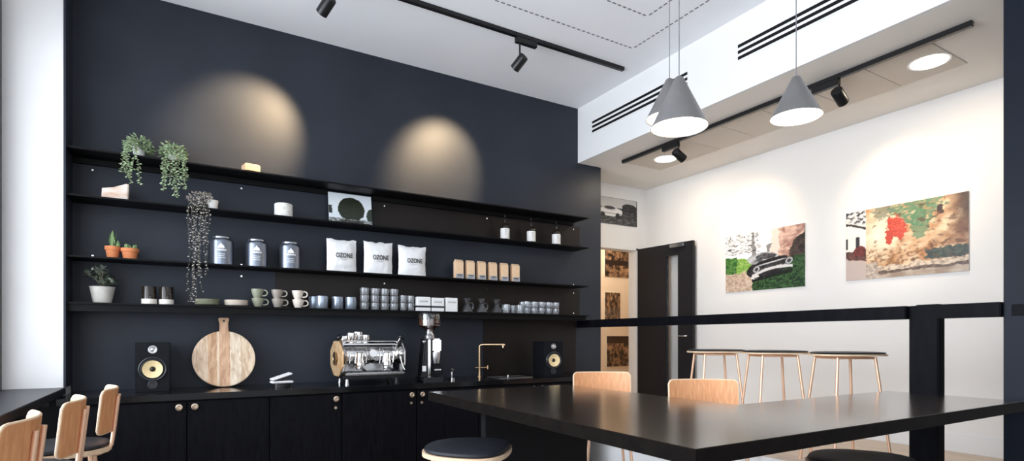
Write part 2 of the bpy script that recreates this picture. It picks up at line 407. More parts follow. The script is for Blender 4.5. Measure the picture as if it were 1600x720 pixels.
# ============================================================ SHELVES
SHZ = [1.258, .947, .545, .238]; SY0 = 4.63
XSR = XY(920, SY0)
names = ['top', 'second', 'third', 'lowest']
for i, sz in enumerate(SHZ):
    zt = z_(sz); th = .012
    t = thing('wall_shelf', 'long black steel wall shelf, %s of the four' % ['topmost', 'second from top', 'third from top', 'lowest'][i], 'shelf', (0, Yb, zt), 0, 'long black wall shelves')
    def sh(mb): bmesh.ops.translate(mb.bm, vec=(0, -Yb, -zt), verts=mb.bm.verts[:]); return mb
    sh(MB().box(XN, XSR, SY0, Yb-.001, zt-th, zt, .002)).build('shelf_board', M['shelf'], t)
    if i == 3:
        sh(MB().box(XN, XSR-.02, SY0+.02, SY0+.05, zt-.06, zt-th, .002)).build('edge_lip', M['shelf'], t)
    if i == 0:
        sh(MB().box(XN, XY(512, 4.86), Yb-.03, Yb-.001, zt-.05, zt-th, .002)).build('back_rail', M['shelf'], t)
        sh(MB().box(XY(581, 4.86), XSR-.03, Yb-.03, Yb-.001, zt-.05, zt-th, .002)).build('back_rail', M['shelf'], t)
    for px in (145, 377, 600, 760, 895):
        xx = XY(px, Yb)
        for dz in ((-.085,) if i == 0 else (.03,) if i in (1,) else (-.06, .03) if i == 2 else (.03,)):
            if i == 3 and px not in (895,): continue
            sh(MB().cyl((xx, Yb-.014, zt+dz), (xx, Yb-.0005, zt+dz), .007, seg=12)).build('bolt', M['chrome'], t)
SZ = [z_(v) for v in SHZ]
for x0, x1, za, zb, lab in ((583, 905, SZ[1]+.001, SZ[0]-.052, 'dark steel back panel behind the three bottles'), (430, 905, SZ[3]+.001, SZ[2]-.014, 'dark steel back panel behind the glasses on the lowest shelf'), (755, 899, z_(-.366), SZ[3]-.014, 'dark splash panel behind the brass tap')):
    q = MB().box(XY(x0, Yb)-XY(x1, Yb), 0, -.007, -.001, 0, zb-za).build('back_panel', M['sheet'], None, (XY(x1, Yb), Yb, za)); tag(q, lab, 'panel')

# ============================================================ WORKTOP + CABINETS
CT = z_(-.367); CF = 4.28; CXR = XY(958, CF)
wt = MB().box(XN, CXR, CF, Yb-.001, CT-.042, CT, .003).build('worktop', M['worktop'])
tag(wt, 'long glossy black worktop along the navy wall', 'worktop')
seams = [XN+.001, XY(292, CF), (XY(292, CF)+XY(535, CF))/2, XY(535, CF), XY(652, CF), 2.22, 2.82, 3.42]
knobs = ['r', 'l', 'r', 'r', 'l', 'r', 'l']
pos = ['at the far left end under the worktop, single knob right', 'under the round board, single knob at its left', 'under the espresso machine, knob and lock at its right', 'under the coffee grinder, knob and lock at its right',
       'right of the grinder, knob and lock at its left', 'under the tap, behind the big table', 'under the right-hand speaker, behind the big table']
for i in range(7):
    x0, x1 = seams[i], seams[i+1]; cx = (x0+x1)/2; w2 = (x1-x0)/2
    t = thing('base_cabinet', 'black stained cabinet ' + pos[i], 'cabinet', (cx, Yb, 0), 0, 'black base cabinets under the worktop')
    MB().box(-w2+.001, w2-.001, CF-Yb+.045, -.002, .1, CT-.043).build('carcass', M['cabinet'], t)
    MB().box(-w2+.01, w2-.01, CF-Yb+.1, -.02, 0, .1).build('plinth', M['cabinet'], t)
    d = MB().box(-w2+.003, w2-.003, CF-Yb+.02, CF-Yb+.043, .11, CT-.055, .002).build('door', M['cabinet'], t)
    s = 1 if knobs[i] == 'r' else -1
    kx = s*(w2-.045); kz = CT-.088
    yk = CF-Yb+.02
    MB().lathe([(0, 0), (.010, 0), (.007, .008), (.017, .014), (.021, .020), (.021, .024), (.012, .026), (.009, .022), (0, .022)], (kx, yk, kz), 24, (0, -1, 0)).build('knob', M['brassdull'], d)
    if i >= 2:
        MB().lathe([(0, 0), (.011, 0), (.011, .006), (.005, .007), (.0, .005)], (kx, yk, kz-.068), 20, (0, -1, 0)).build('lock', M['brassdull'], d)

# window ledge at the left
lg = MB().box(Xl+.002, XN, -.6, Yp-.001, z_(-.365), z_(-.32), .003).build('window_ledge', M['ledge'])
tag(lg, 'dark grey bar ledge along the left window', 'ledge')
struct('trim_7', MB().box(Xl+.001, XN-.013, Yp-.012, Yp, 0, z_(-.366)).box(Xl+.001, Xl+.012, -.6, Yp-.013, 0, .549), M['blackmatte'], 'black cladding below the window ledge')
br = MB()
for y in (.2, 1.6, 3.0, 4.4): br.box(Xl+.002, XN-.05, y, y+.03, z_(-.42), z_(-.365)).box(Xl+.002, Xl+.03, y, y+.03, z_(-.62), z_(-.42))
br.build('bracket', M['shelf'], lg)

# ============================================================ BIG TABLE
TZ = z_(-.32)
TX0, TX1, TXE = 1.28, 2.30, Xb-.035; TY0, TY1, TYI = 1.12, 3.13, 1.765
t = thing('high_table', 'large L-shaped dark wooden high table by the rail', 'table', (TX0, TY0, 0))
MB().prism([(0, 0), (TXE-TX0, 0), (TXE-TX0, TYI-TY0), (TX1-TX0, TYI-TY0), (TX1-TX0, TY1-TY0), (0, TY1-TY0)], TZ-.052, TZ, .003).build('table_top', M['table'], t)
e = MB(); e.box(-.002, TXE-TX0, -.002, 0, TZ-.051, TZ-.002).box(-.002, 0, 0, TY1-TY0, TZ-.051, TZ-.002)  # dull dark strip added so the table edge shows no window reflection
tag(e.build('edge_band', M['blackbrown'], t), 'added matt strip darkening the table edge')
MB().box(.2, .92, 1.66, 1.72, 0, TZ-.052, .004).build('panel_leg', M['blackmatte'], t)

# ============================================================ SEATING
def outline(w=.45, d=.42, n=48, tri=.16):
    pts = []
    for i in range(n):
        a = 2*PI*i/n; c, s = math.cos(a), math.sin(a)
        e = 2/2.6
        x = w/2*math.copysign(abs(c)**e, c); y = d/2*math.copysign(abs(s)**e, s)
        x *= 1 - tri*(y/(d/2))          # narrower towards the back (+Y)
        pts.append((x, y))
    return pts
SEAT = .80; 
def seat_parts(t, zs, w=.45, d=.42, thin=1):
    MB().prism(outline(w, d), zs-.012-.02*thin, zs-.012, .004).build('seat_rim', M['plyedge'], t)
    mb = MB(); rings = []
    for k, (sc, zz) in enumerate(((.93, -.012), (.96, -.012+.008*thin), (.94, -.012+.018*thin), (.85, -.012+.023*thin), (.5, -.012+.020*thin))):
        rings.append([mb.bm.verts.new((x*sc, y*sc, zs+zz)) for x, y in outline(w, d)])
    n = len(rings[0])
    for A, B in zip(rings, rings[1:]):
        for i in range(n): mb.bm.faces.new((A[i], A[(i+1) % n], B[(i+1) % n], B[i]))
    mb.bm.faces.new(rings[-1]); mb.bm.faces.new(rings[0][::-1])
    mb.build('seat_pad', M['pad'], t)
def leg_parts(t, zs, top=.13, bot=.20, m='copper'):
    zt = zs-.034
    for sx in (-1, 1):
        for sy in (-1, 1):
            MB().cyl((sx*bot, sy*bot, 0), (sx*top, sy*top, zt), .0095, seg=12).build('leg', M[m], t)
    k = .30/zs; q = bot+(top-bot)*k
    MB().tube([(-q, -q, .30), (q, -q, .30), (q, q, .30), (-q, q, .30)], .008, closed=True).build('footrest', M[m], t)
    MB().tube([(-top, -top, zt-.004), (top, -top, zt-.004), (top, top, zt-.004), (-top, top, zt-.004)], .008, closed=True).build('seat_frame', M[m], t)
def make_stool(label, zs, w=.45, d=.42, thin=1):
    t = thing('bar_stool', label, 'stool'); seat_parts(t, zs, w, d, thin); leg_parts(t, zs); return t
def make_chair(label, zs, BT):
    t = thing('bar_chair', label, 'chair'); seat_parts(t, zs, .42, .40); leg_parts(t, zs, .12, .19)
    W, Hh, dep, thk = .39, .20, .052, .012
    mb = MB(); nx, nzr = 44, 8; G = {}
    for side in (0, 1):
        for i in range(nx+1):
            u = -1+2*i/nx
            # rounded corners: vertical extent shrinks near the ends
            ext = 1.0 if abs(u) < .86 else 1-.20*(1-math.sqrt(max(0, 1-((abs(u)-.86)/.14)**2)))
            for j in range(nzr+1):
                v = -1+2*j/nzr
                ang = u*.62
                y = .205 - dep*(u*u) + (thk if side else 0)*math.cos(ang*.8); x = u*W/2 - (0 if not side else -thk*math.sin(ang)*.9*-1)*0
                x = u*W/2 + (thk*math.sin(ang) if side else 0)
                zc = BT-Hh/2 + v*ext*Hh/2
                G[(side, i, j)] = mb.bm.verts.new((x, y+.10*(zc-BT+.1), zc))
    for i in range(nx):
        for j in range(nzr):
            mb.bm.faces.new((G[0,i,j], G[0,i+1,j], G[0,i+1,j+1], G[0,i,j+1]))
            mb.bm.faces.new((G[1,i,j], G[1,i,j+1], G[1,i+1,j+1], G[1,i+1,j]))
    br = MB()
    for i in range(nx):
        for j in (0, nzr): mb.bm.faces.new((G[0,i,j], G[1,i,j], G[1,i+1,j], G[0,i+1,j]))
    for j in range(nzr):
        for i in (0, nx): mb.bm.faces.new((G[0,i,j], G[0,i,j+1], G[1,i,j+1], G[1,i,j]))
    o = mb.build('backrest', M['ply'], t)
    # pale edge: a thin band along the rim
    ring = [(0, j) for j in range(nzr+1)] + [(i, nzr) for i in range(1, nx+1)] + [(nx, j) for j in range(nzr-1, -1, -1)] + [(i, 0) for i in range(nx-1, 0, -1)]
    def vpos(i, j):
        u = -1+2*i/nx; v = -1+2*j/nzr
        ext = 1.0 if abs(u) < .86 else 1-.20*(1-math.sqrt(max(0, 1-((abs(u)-.86)/.14)**2)))
        ang = u*.62
        return Vector((u*W/2+.5*thk*math.sin(ang), .205-dep*u*u+.5*thk*math.cos(ang*.8)+.10*v*ext*Hh/2, BT-Hh/2+v*ext*Hh/2))
    MB().tube([vpos(i, j) for i, j in ring], thk*.50, seg=8, closed=True).build('edge_band', M['plyedge'], o)
    for sx in (-.065, .065):
        yb = .205-dep*(sx/(W/2))**2+thk+.0085
        MB().tube([(sx, .10, zs-.045), (sx, .15, zs-.043), (sx, yb-.036, zs-.03), (sx, yb-.020, zs-.005), (sx, yb-.014, zs+.04), (sx, yb+.0065, BT-.035)], .0085, seg=12).build('back_upright', M['copper'], t)
    return t
zs = z_(-.505); bt = z_(-.243)
ch = make_chair('wooden-backed bar chair with copper legs at the far end of the window ledge', zs, bt)
place(ch, (-.48, 3.35, 0), R(-87))
c = copy_tree(ch); place(c, (-.545, 2.80, 0), R(-87), 'wooden-backed copper-legged bar chair, middle one of three at the window ledge')
c2 = copy_tree(ch); place(c2, (-.595, 2.24, 0), R(-89), 'nearest wooden-backed bar chair at the window ledge, cut by the left picture edge')
for q in (ch, c, c2): q['group'] = 'wooden bar chairs at the window ledge'
def bc(px, d):
    X, Y = PD(px, d); return X-.21*sT, Y-.21*cT
x, y = bc(939, 3.98); c = copy_tree(ch); place(c, (x, y, 0), R(-TH), 'pale wooden-backed bar chair behind the table, nearer the right-hand speaker', 'wooden bar chairs behind the big table')
x, y = bc(1095, 3.27); c = copy_tree(ch); place(c, (x, y, 0), R(-TH), 'pale wooden-backed bar chair behind the table, in front of the open door', 'wooden bar chairs behind the big table')
for q in [o for o in C.objects if o.name.startswith('bar_chair')]: q.scale = (1, 1, 1)
# low stool before the table, near stool, three on the platform
st = make_stool('dark-padded backless stool with pale wooden rim left of the big table', zs+.01-.03)
X, Y = PD(730, 2.72); place(st, (X-.0, Y, 0), R(50), group=None)
c = copy_tree(st); X, Y = PD(1338, 2.0)
st2 = c
place(c, (PD(1345, 2.42)[0], PD(1345, 2.42)[1], 0), R(20), 'dark-padded stool just showing at the bottom edge, under the table extension')
sp = make_stool('backless copper-legged stool behind the rail, leftmost of the three beside the open door', .783, .47, .40, .6)
for k, (px, dd, rz) in enumerate(((1117, 4.75, -30), (1207, 4.35, -32), (1319, 3.9, -28))):
    q = sp if k == 0 else copy_tree(sp)
    X, Y = PD(px, dd)
    place(q, (X, Y, PL), R(rz), ['backless copper-legged stool behind the rail, leftmost of the three beside the open door', 'backless copper-legged stool behind the rail, middle of the three', 'backless copper-legged stool behind the rail, rightmost of the three nearest the post'][k], 'backless stools on the raised floor')

# ============================================================ SMALL THINGS
def shelf_at(i, px, dy=.12): return (XY(px, Yb-dy), Yb-dy, SZ[i])
def s_at(px, Y): return F/DY(px, Y)

# trailing plants on top shelf
def trailing(name, label, loc, pot_r, pot_h, strands, mat_leaf, crown_r, crown_h, lsize, potm, crown_n=260, group=None, xs=(-1, 1), crown_dx=0, front=.16, dens=.008, stemr=.0013):
    t = thing(name, label, 'plant', loc, 0, group)
    MB().lathe([(0, 0), (pot_r*.75, 0), (pot_r, pot_h), (pot_r*.9, pot_h), (pot_r*.85, pot_h*.8), (0, pot_h*.8)]).build('pot', potm, t)
    MB().lathe([(0, pot_h*.82), (pot_r*.84, pot_h*.81)]).build('soil', M['soil'], t)
    st = MB(); lf = MB()
    for L, ox, dxx in strands:
        pts = []; a0 = random.uniform(-.2, .2)
        sx = ox; 
        n = max(6, int(L/.012)); top = pot_h*.95 + .02
        # leaves the pot, arcs over the shelf edge, hangs down
        pts = [Vector((crown_dx*.2, -.01, top*.9)), Vector((sx*.5, -front*.55, top+.022)), Vector((sx*.8, -front*.93, top*.55))]
        p = Vector((sx, -front-.012, -.01)); pts.append(p.copy())
        q = p.copy()
        for k in range(int(L/.025)):
            q = q + Vector((random.uniform(-.006, .006)+dxx*.025, random.uniform(-.004, .002), -.025)); pts.append(q.copy())
        if random.random() < .5: pts.append(q+Vector((.014*random.choice((-1, 1)), 0, -.002)))
        st.tube(pts, stemr, 5)
        for a, b in zip(pts[:-1], pts[1:]):
            m = max(1, int((b-a).length/dens))
            for k in range(max(1, m)):
                pp = a.lerp(b, (k+random.random()*.8)/max(1, m)); ang = random.uniform(0, 2*PI)
                lf.leaf(pp, (math.cos(ang), math.sin(ang)*.7-.2, random.uniform(-.6, .3)), (0, -1, .4), lsize*random.uniform(.7, 1.3), lsize*.6)
    for k in range(crown_n):
        a = random.uniform(0, 2*PI); r = math.sqrt(random.random())*crown_r; hh = random.random()
        zz = pot_h*.6 + crown_h*hh*(1-.6*(r/crown_r)**2)
        lf.leaf((crown_dx+r*math.cos(a), max(r*math.sin(a)*.7, -front)*1.0, zz), (math.cos(a), math.sin(a), random.uniform(-.5, 1)), (random.uniform(-1, 1), random.uniform(-1, 1), .6), lsize*1.5*random.uniform(.7, 1.3), lsize*.8)
    st.build('stems', M['stem'], t); lf.build('foliage', mat_leaf, t, smooth=False, recalc=False)
    return t
y1 = Yb-.15
trailing('trailing_plant', 'bushy green trailing plant in small white pot, left of the two on the top shelf', (XY(217, y1), y1, SZ[0]), .040, .085,
         [(.15, -.078, 0), (.17, -.072, .1), (.20, -.070, .12), (.12, -.060, 0), (.19, -.02, -.05), (.22, -.008, .06), (.13, -.08, 0)], M['leaf'], .076, .12, .019, M['potwhite'], 330, 'trailing plants on the top shelf', front=.105)
trailing('trailing_plant', 'bushy green trailing plant with long tendrils, right of the two on the top shelf', (XY(271, y1), y1, SZ[0]), .036, .075,
         [(.20, -.055, 0), (.17, -.045, .05), (.24, -.035, 0), (.21, -.01, .1), (.26, .01, .1), (.18, .03, .12), (.22, .05, .1), (.14, .07, .1), (.11, .075, 0), (.18, -.02, 0), (.25, .02, -.05), (.15, -.058, 0), (.13, .06, 0)], M['leaf'], .076, .11, .019, M['potwhite'], 330, 'trailing plants on the top shelf', front=.105)
strs = []
for k in range(16):
    strs.append((random.choice((.25, .35, .45, .62, .7, .5)), -.165+.13*k/15, random.uniform(-.02, .02)))
tp = trailing('string_plant', 'silvery string plant in white pot, hanging down past two shelves', (XY(333, Yb-.14), Yb-.14, SZ[1]), .036, .078,
         strs, M['stringleaf'], .08, .09, .013, M['potwhite'], 170, crown_dx=-.085, front=.125, dens=.021, stemr=.0006)

# wood cup on the top shelf
s = s_at(392, Yb-.14)
t = thing('wooden_block', 'small pale wooden block on a dark foot, alone on the top shelf', 'ornament', (XY(392, Yb-.15), Yb-.15, SZ[0]), R(12))
MB().box(-.042, .042, -.042, .042, 0, .010, .002).build('foot', M['blackmatte'], t)
MB().box(-.055, .055, -.05, .05, .010, .068, .006).build('block', M['timber_pale'], t)
MB().cyl((.03, -.02, .068), (.03, -.02, .076), .008).build('peg', M['plyedge'], t)
# marbled wedge
mb = MB(); w2 = .078
mb.prism([(-w2, 0), (w2*.92, 0), (w2, .118), (w2*.78, .120), (-w2*.1, .088), (-w2*.95, .074)], -.05, .05, .006, Matrix.Rotation(R(90), 4, 'X'))
wd = mb.build('stone_wedge', M['onyx'], None, (XY(181, Yb-.13), Yb-.13, SZ[1]), (0, 0, 0))
tag(wd, 'pale marbled wedge-shaped ornament at the left of the second shelf', 'ornament')
# candle
t = thing('candle_holder', 'mottled white stoneware tumbler candle on the second shelf', 'candle', (XY(443, Yb-.14), Yb-.14, SZ[1]))
MB().lathe([(0, 0), (.062, 0), (.068, .006), (.068, .105), (.064, .11), (.060, .104), (.060, .07), (0, .07)]).build('holder', M['candle'], t)
MB().cyl((0, 0, .07), (0, 0, .088), .002, seg=6).build('wick', M['ink'], t)
# small dark bottles
def make_bottle():
    t = thing('bottle', '', 'bottle')
    MB().lathe([(0, 0), (.040, 0), (.044, .004), (.044, .125), (.038, .150), (.014, .172), (.013, .20), (0, .20)], seg=28).build('bottle_body', M['bottleglass'], t)
    MB().lathe([(.0443, .016), (.0448, .018), (.0448, .116), (.0443, .118)], seg=28).build('label_band', M['label'], t)
    MB().lathe([(0, .20), (.012, .20), (.017, .212), (.012, .226), (.007, .232), (.007, .25), (0, .252)], seg=20).build('stopper', M['black'], t)
    mb = MB()
    for k, wv in enumerate((.024, .016, .020, .012)): mb.box(-wv/2, wv/2, -.0462, -.0446, .098-k*.016, .102-k*.016)
    mb.build('lettering', M['inkgrey'], t)
    return t
bt0 = make_bottle()
for k, px in enumerate((789, 830, 869)):
    q = bt0 if k == 0 else copy_tree(bt0)
    place(q, shelf_at(1, px, .14), R(-20+k*6), ['dark bottle with white label, leftmost of three on the second shelf', 'dark bottle with white label, middle of three on the second shelf', 'dark bottle with white label, rightmost of three near the shelf end'][k], 'dark bottles on the second shelf')

# photo of a clipped tree standing on second shelf
def tree_pic(u, v):
    sky = lin((225, 232, 238)); c = sky
    n = nz(u, v, 9, 1)
    if v < .24: c = mixc(lin((200, 205, 205)), lin((60, 70, 60)), .5+.9*nz(u, v*2, 18, 4))
    r = ell(u, v, .52, .52, .31+.02*n, .36+.03*n)
    if v > .52: r = ell(u, v, .52, .52, .31, .38+.02*n)
    if r < 1 and v > .22: c = mixc(lin((20, 28, 16)), lin((48, 60, 34)), .5+.6*nz(u, v, 30, 2))
    if .36 < v < .60 and (u < .08+.03*n): c = lin((50, 58, 52))
    if .22 < v < .62 and ell(u, v, 1.0, .36, .13, .24) < 1: c = lin((56, 66, 52))
    if .12 < v < .2 and .25 < u < .8: c = mixc(lin((90, 90, 84)), lin((30, 34, 30)), .5+nz(u, v, 30, 7))
    return c
x0, x1 = XY(513, Yb-.05), XY(580, Yb-.05)
picture('photo_print', 'unframed photo print of a round clipped tree on the second shelf', 'picture', x1-x0, .285, tree_pic, ((x0+x1)/2, Yb-.085, SZ[1]), 0, 70, 54, .006, tilt=R(-9))

# cacti
def cactus_pot(label, px, r, h, kind):
    t = thing('potted_cactus', label, 'plant', shelf_at(2, px, .15), 0)
    MB().lathe([(0, 0), (r*.72, 0), (r*.88, h*.7), (r, h*.7), (r*1.02, h), (r*.88, h), (r*.85, h*.86), (0, h*.86)]).build('pot', M['terracotta'], t)
    MB().lathe([(0, h*.87), (r*.84, h*.865)]).build('soil', M['soil'], t)
    mb = MB()
    if kind == 0:
        for k in range(7):
            a = k*2.4; mb.leaf((.006*math.cos(a), .006*math.sin(a), h*.86), (math.cos(a)*.16, math.sin(a)*.16, 1), (math.cos(a), math.sin(a), 0), .115-k*.008, .03)
        mb.lathe([(0, h*.86), (.014, h*.9), (.016, h*.86+.05), (.009, h*.86+.10), (0, h*.86+.125)], (0, 0, 0), 9)
        mb.lathe([(0, h*.86), (.012, h*.9), (.014, h*.86+.03), (0, h*.86+.06)], (.03, 0, 0), 9)
    else:
        for k in range(9):
            a = k*2.4; rr = .032*math.sqrt(k/9); hh = .03+.018*random.random()
            mb.lathe([(0, h*.86), (.007, h*.88), (.008, h*.86+hh*.7), (0, h*.86+hh)], (rr*math.cos(a)*1.2, rr*math.sin(a), 0), 7)
    mb.build('cactus', M['cactus'], t)
cactus_pot('small terracotta pot with one tall pointed cactus on the third shelf', 176, .045, .085, 0)
cactus_pot('wider terracotta pot of stubby cacti on the third shelf', 203, .054, .078, 1)

# tins
def make_tin():
    t = thing('storage_tin', '', 'tin')
    MB().lathe([(0, 0), (.076, 0), (.079, .004), (.079, .172), (.077, .184), (.070, .196), (.064, .200), (0, .200)], seg=40).build('tin_body', M['tin'], t)
    MB().lathe([(.0640, .2005), (.064, .212), (.058, .219), (.03, .223), (0, .223)], seg=40).build('lid', M['tinlid'], t)
    e = MB()
    def wrap(ang, z, r=.0797): return (r*math.sin(ang), -r*math.cos(ang), z)
    def patch(a0, a1, zf0, zf1, n=10):
        V = []
        for i in range(n+1):
            a = a0+(a1-a0)*i/n; V.append((e.bm.verts.new(wrap(a, zf0(i/n))), e.bm.verts.new(wrap(a, zf1(i/n)))))
        for A, B in zip(V, V[1:]): e.bm.faces.new((A[0], B[0], B[1], A[1]))
    patch(-.30, .30, lambda u: .122, lambda u: .124+.026*math.sqrt(max(0, 1-(2*u-1)**2)), 16)   # dome emblem
    patch(-.06, .06, lambda u: .150, lambda u: .158, 4)
    for k in range(9): a = -.46+.103*k; patch(a, a+.075, lambda u: .103, lambda u: .117-.003*(k % 2), 2)
    for q, wv in enumerate((.34, .28, .36)): patch(-wv, wv, lambda u, q=q: .078-.014*q, lambda u, q=q: .081-.014*q, 8)
    e.build('printed_emblem', M['print'], t, smooth=False)
    return t
tn = make_tin()
for k, px in enumerate((347, 401, 453)):
    q = tn if k == 0 else copy_tree(tn)
    place(q, shelf_at(2, px, .13), R(-8+2*k), ['blue-grey round storage tin, left of three, beside the hanging plant', 'blue-grey round storage tin, middle of three on the third shelf', 'blue-grey round storage tin, right of three, nearest the white bags'][k], 'blue-grey tins on the third shelf')

# white coffee bags
def make_bag(w, h, d, seed):
    t = thing('coffee_bag', '', 'bag')
    rnd = random.Random(seed); mb = MB(); nx, ny = 18, 24; G = {}
    for sd in (0, 1):
        for i in range(nx+1):
            for j in range(ny+1):
                u = -1+2*i/nx; v = j/ny
                prof = (1-abs(u)**3.2)*(math.sin(PI*min(1, v*1.0)**.7)**.6 if 0 < v < 1 else 0)
                base = max(prof, (1-abs(u)**4)*.8*(1-v)**.5 if v < .25 else 0)
                yy = (-1 if sd == 0 else 1)*(d/2*base + .0015)
                ww = w/2*(1 - .035*math.sin(PI*v)*(1+.5*rnd.random()*0))
                x = u*ww + .003*nz(u, v*3, 2, seed)
                zt = h*v + (.010*nz(u*1.5, 0, 1.3, seed+3) - .008*(1-u*u) if v > .9 else 0)*(v-.9)*10*(seed != 0)
                yy += .004*nz(u*2, v*3, 2.2, seed)*(1 if 0 < i < nx and 0 < j < ny else 0)
                G[sd, i, j] = mb.bm.verts.new((x, yy, zt))
    for i in range(nx):
        for j in range(ny):
            mb.bm.faces.new((G[0,i,j], G[0,i+1,j], G[0,i+1,j+1], G[0,i,j+1])); mb.bm.faces.new((G[1,i,j], G[1,i,j+1], G[1,i+1,j+1], G[1,i+1,j]))
        for j in (0, ny): mb.bm.faces.new((G[0,i,j], G[1,i,j], G[1,i+1,j], G[0,i+1,j]))
    for j in range(ny):
        for i in (0, nx): mb.bm.faces.new((G[0,i,j], G[0,i,j+1], G[1,i,j+1], G[1,i,j]))
    mb.build('bag_body', M['bag'], t)
    return t
for k, (p0, p1, hh) in enumerate(((510, 557, .275), (568, 613, .285), (622, 665, .272))):
    Yc = Yb-.13; x0, x1 = XY(p0, Yc), XY(p1, Yc)
    t = make_bag((x1-x0), hh, .075, k+1)
    place(t, ((x0+x1)/2, Yc, SZ[2]), R(1-k), ['white foil coffee bag with dark lettering, left of the three big ones', 'white foil coffee bag with dark lettering, middle of the three big ones', 'white foil coffee bag with dark lettering, right of the three, dipped top edge'][k], 'white coffee bags on the third shelf')
    text_mesh('OZONE', .054, 'lettering', M['ink'], t, (.010, -.0455, hh*.50), (R(90), 0, 0), .0008, bold=.0010).scale = (.72, 1, 1)
    MB().box(-.02, .035, -.0445, -.0415, hh*.385, hh*.392).build('lettering', M['inkgrey'], t)

# kraft packs
def make_kraft():
    t = thing('coffee_packet', '', 'packet'); w2 = .040; d2 = .028; h = .185
    mb = MB(); mb.box(-w2, w2, -d2, d2, 0, h*.9, .003)
    mb.prism([(-d2, h*.9-.002), (d2, h*.9-.002), (.004, h), (-.004, h)], -w2+.002, w2-.002, 0, Matrix.Rotation(R(90), 4, 'Z') @ Matrix.Rotation(R(90), 4, 'X'))
    mb.build('packet_body', M['kraft'], t)
    MB().box(-w2+.001, w2-.001, -d2-.0014, -d2+.001, .008, .052).build('label_panel', M['greylabel'], t)
    e = MB()
    for k in range(5): e.box(-.024+k*.0105, -.016+k*.0105, -d2-.0022, -d2-.0014, .034, .045)
    e.box(-.026, .022, -d2-.0022, -d2-.0014, .022, .025)
    e.build('lettering', M['ink'], t)
    return t
kr = make_kraft()
od = ['leftmost', 'second from left', 'third from left', 'fourth from left', 'fifth from left', 'rightmost']
for k in range(6):
    px = 716.5+17.6*k; q = kr if k == 0 else copy_tree(kr)
    place(q, shelf_at(2, px, .13), R([2, -1, 0, 1, -2, 0][k]), 'tan kraft coffee packet with grey label, %s of six' % od[k], 'kraft coffee packets on the third shelf')

# lowest shelf
t = thing('potted_succulent', 'dark-leaved succulent in a stone-grey pot at the left of the lowest shelf', 'plant', shelf_at(3, 160, .14))
MB().lathe([(0, 0), (.052, 0), (.072, .105), (.076, .112), (.066, .112), (.062, .10), (0, .10)]).build('pot', M['potgrey'], t)
MB().lathe([(0, .102), (.0615, .101)]).build('soil', M['soil'], t)
lf = MB(); sm = MB()
for k in range(15):
    a = k*2.39; tl = .03+.12*((k*7) % 5)/5; out = .02+.07*((k*3) % 7)/7
    top = Vector((out*math.cos(a), out*math.sin(a)*.5-.01, .10+tl)); 
    if top.z < .14: top.z = .14
    sm.tube([(0, 0, .10), top*.5+Vector((0, 0, .06)), top], .0025, 5)
    for q in range(9):
        b = q*2.4; lf.leaf(top+Vector((0, 0, -.012*(q % 3))), (math.cos(b), math.sin(b)*.5, random.uniform(-.1, .8)), (0, 0, 1), .050, .030)
sm.build('stems', M['stem'], t); lf.build('foliage', M['leafdark'], t, smooth=False, recalc=False)
def make_tumbler():
    t = thing('tumbler', '', 'tumbler')
    MB().lathe([(0, .0), (.044, 0), (.047, .003), (.047, .038), (0, .038)]).build('base_band', M['cream'], t)
    MB().lathe([(0, .0385), (.044, .0385), (.045, .125), (.043, .128), (0, .128)]).build('dark_body', M['bottleglass'], t)
    return t
tb = make_tumbler()
place(tb, shelf_at(3, 233, .14), 0, 'black tumbler jar with cream base, left of the pair', 'dark tumbler jars'); q = copy_tree(tb); place(q, shelf_at(3, 260, .14), 0, 'black tumbler jar with cream base, right of the pair', 'dark tumbler jars')
def bowl(label, px, m, r, n, grp):
    X, Y, Z = shelf_at(3, px, .14)
    for k in range(n):
        o = MB().lathe([(0, 0), (r*.55, 0), (r*.9, .010), (r, .022), (r*.97, .022), (r*.86, .013), (r*.5, .006), (0, .006)], seg=40).build('plate', m, None, (X, Y, Z+k*.0135))
        tag(o, label % (['bottom one', 'middle one', 'top one'][k]), 'plate', grp)
bowl('olive green plate beside the hanging strands, %s of its stack', 324, M['plategreen'], .085, 3, 'stacked olive plates')
bowl('cream plate left of the olive cups, %s of its stack', 369, M['cupcream'], .085, 3, 'stacked cream plates')
def make_cup(m, r=.044, h=.070):
    t = thing('cup', '', 'cup')
    MB().lathe([(0, 0), (r*.55, 0), (r*.58, .004), (r*.76, h*.3), (r*.98, h*.75), (r, h), (r*.94, h), (r*.9, h*.7), (r*.7, h*.2), (0, h*.12)], seg=32).build('cup_body', m, t)
    MB().tube([(r*.92, 0, h*.82)] + [(r*1.18+r*.52*math.sin(q*PI/8), 0, h*.58+h*.31*math.cos(q*PI/8)) for q in range(9)] + [(r*.80, 0, h*.26)], .005, 8).build('handle', m, t)
    return t
for px, m, nm in ((403, 'cupgreen', 'olive green'), (434, 'cupbrown', 'taupe brown'), (466, 'cupcream', 'cream')):
    c0 = make_cup(M[m]); X, Y, Z = shelf_at(3, px, .14)
    place(c0, (X, Y, Z), R(-15), nm + ' cup on the lowest shelf, bottom of its stack of two', 'coloured cups stacked in pairs')
    c1 = copy_tree(c0); place(c1, (X-.004, Y, Z+.0705), R(-24), nm + ' cup on the lowest shelf, top of its stack of two', 'coloured cups stacked in pairs')
def make_mug():
    t = thing('mug', '', 'mug'); r = .047; h = .102
    MB().lathe([(0, 0), (r*.96, 0), (r, .003), (r, h*.86), (r*.97, h), (r*.92, h), (r*.93, h*.8), (r*.92, .006), (0, .006)], seg=32).build('mug_body', M['mugblue'], t)
    MB().tube([(r*.95, 0, h*.80)] + [(r*1.2+r*.5*math.sin(q*PI/8), 0, h*.52+h*.28*math.cos(q*PI/8)) for q in range(9)] + [(r*.95, 0, h*.24)], .005, 8).build('handle', M['mugblue'], t)
    return t
mg = make_mug()
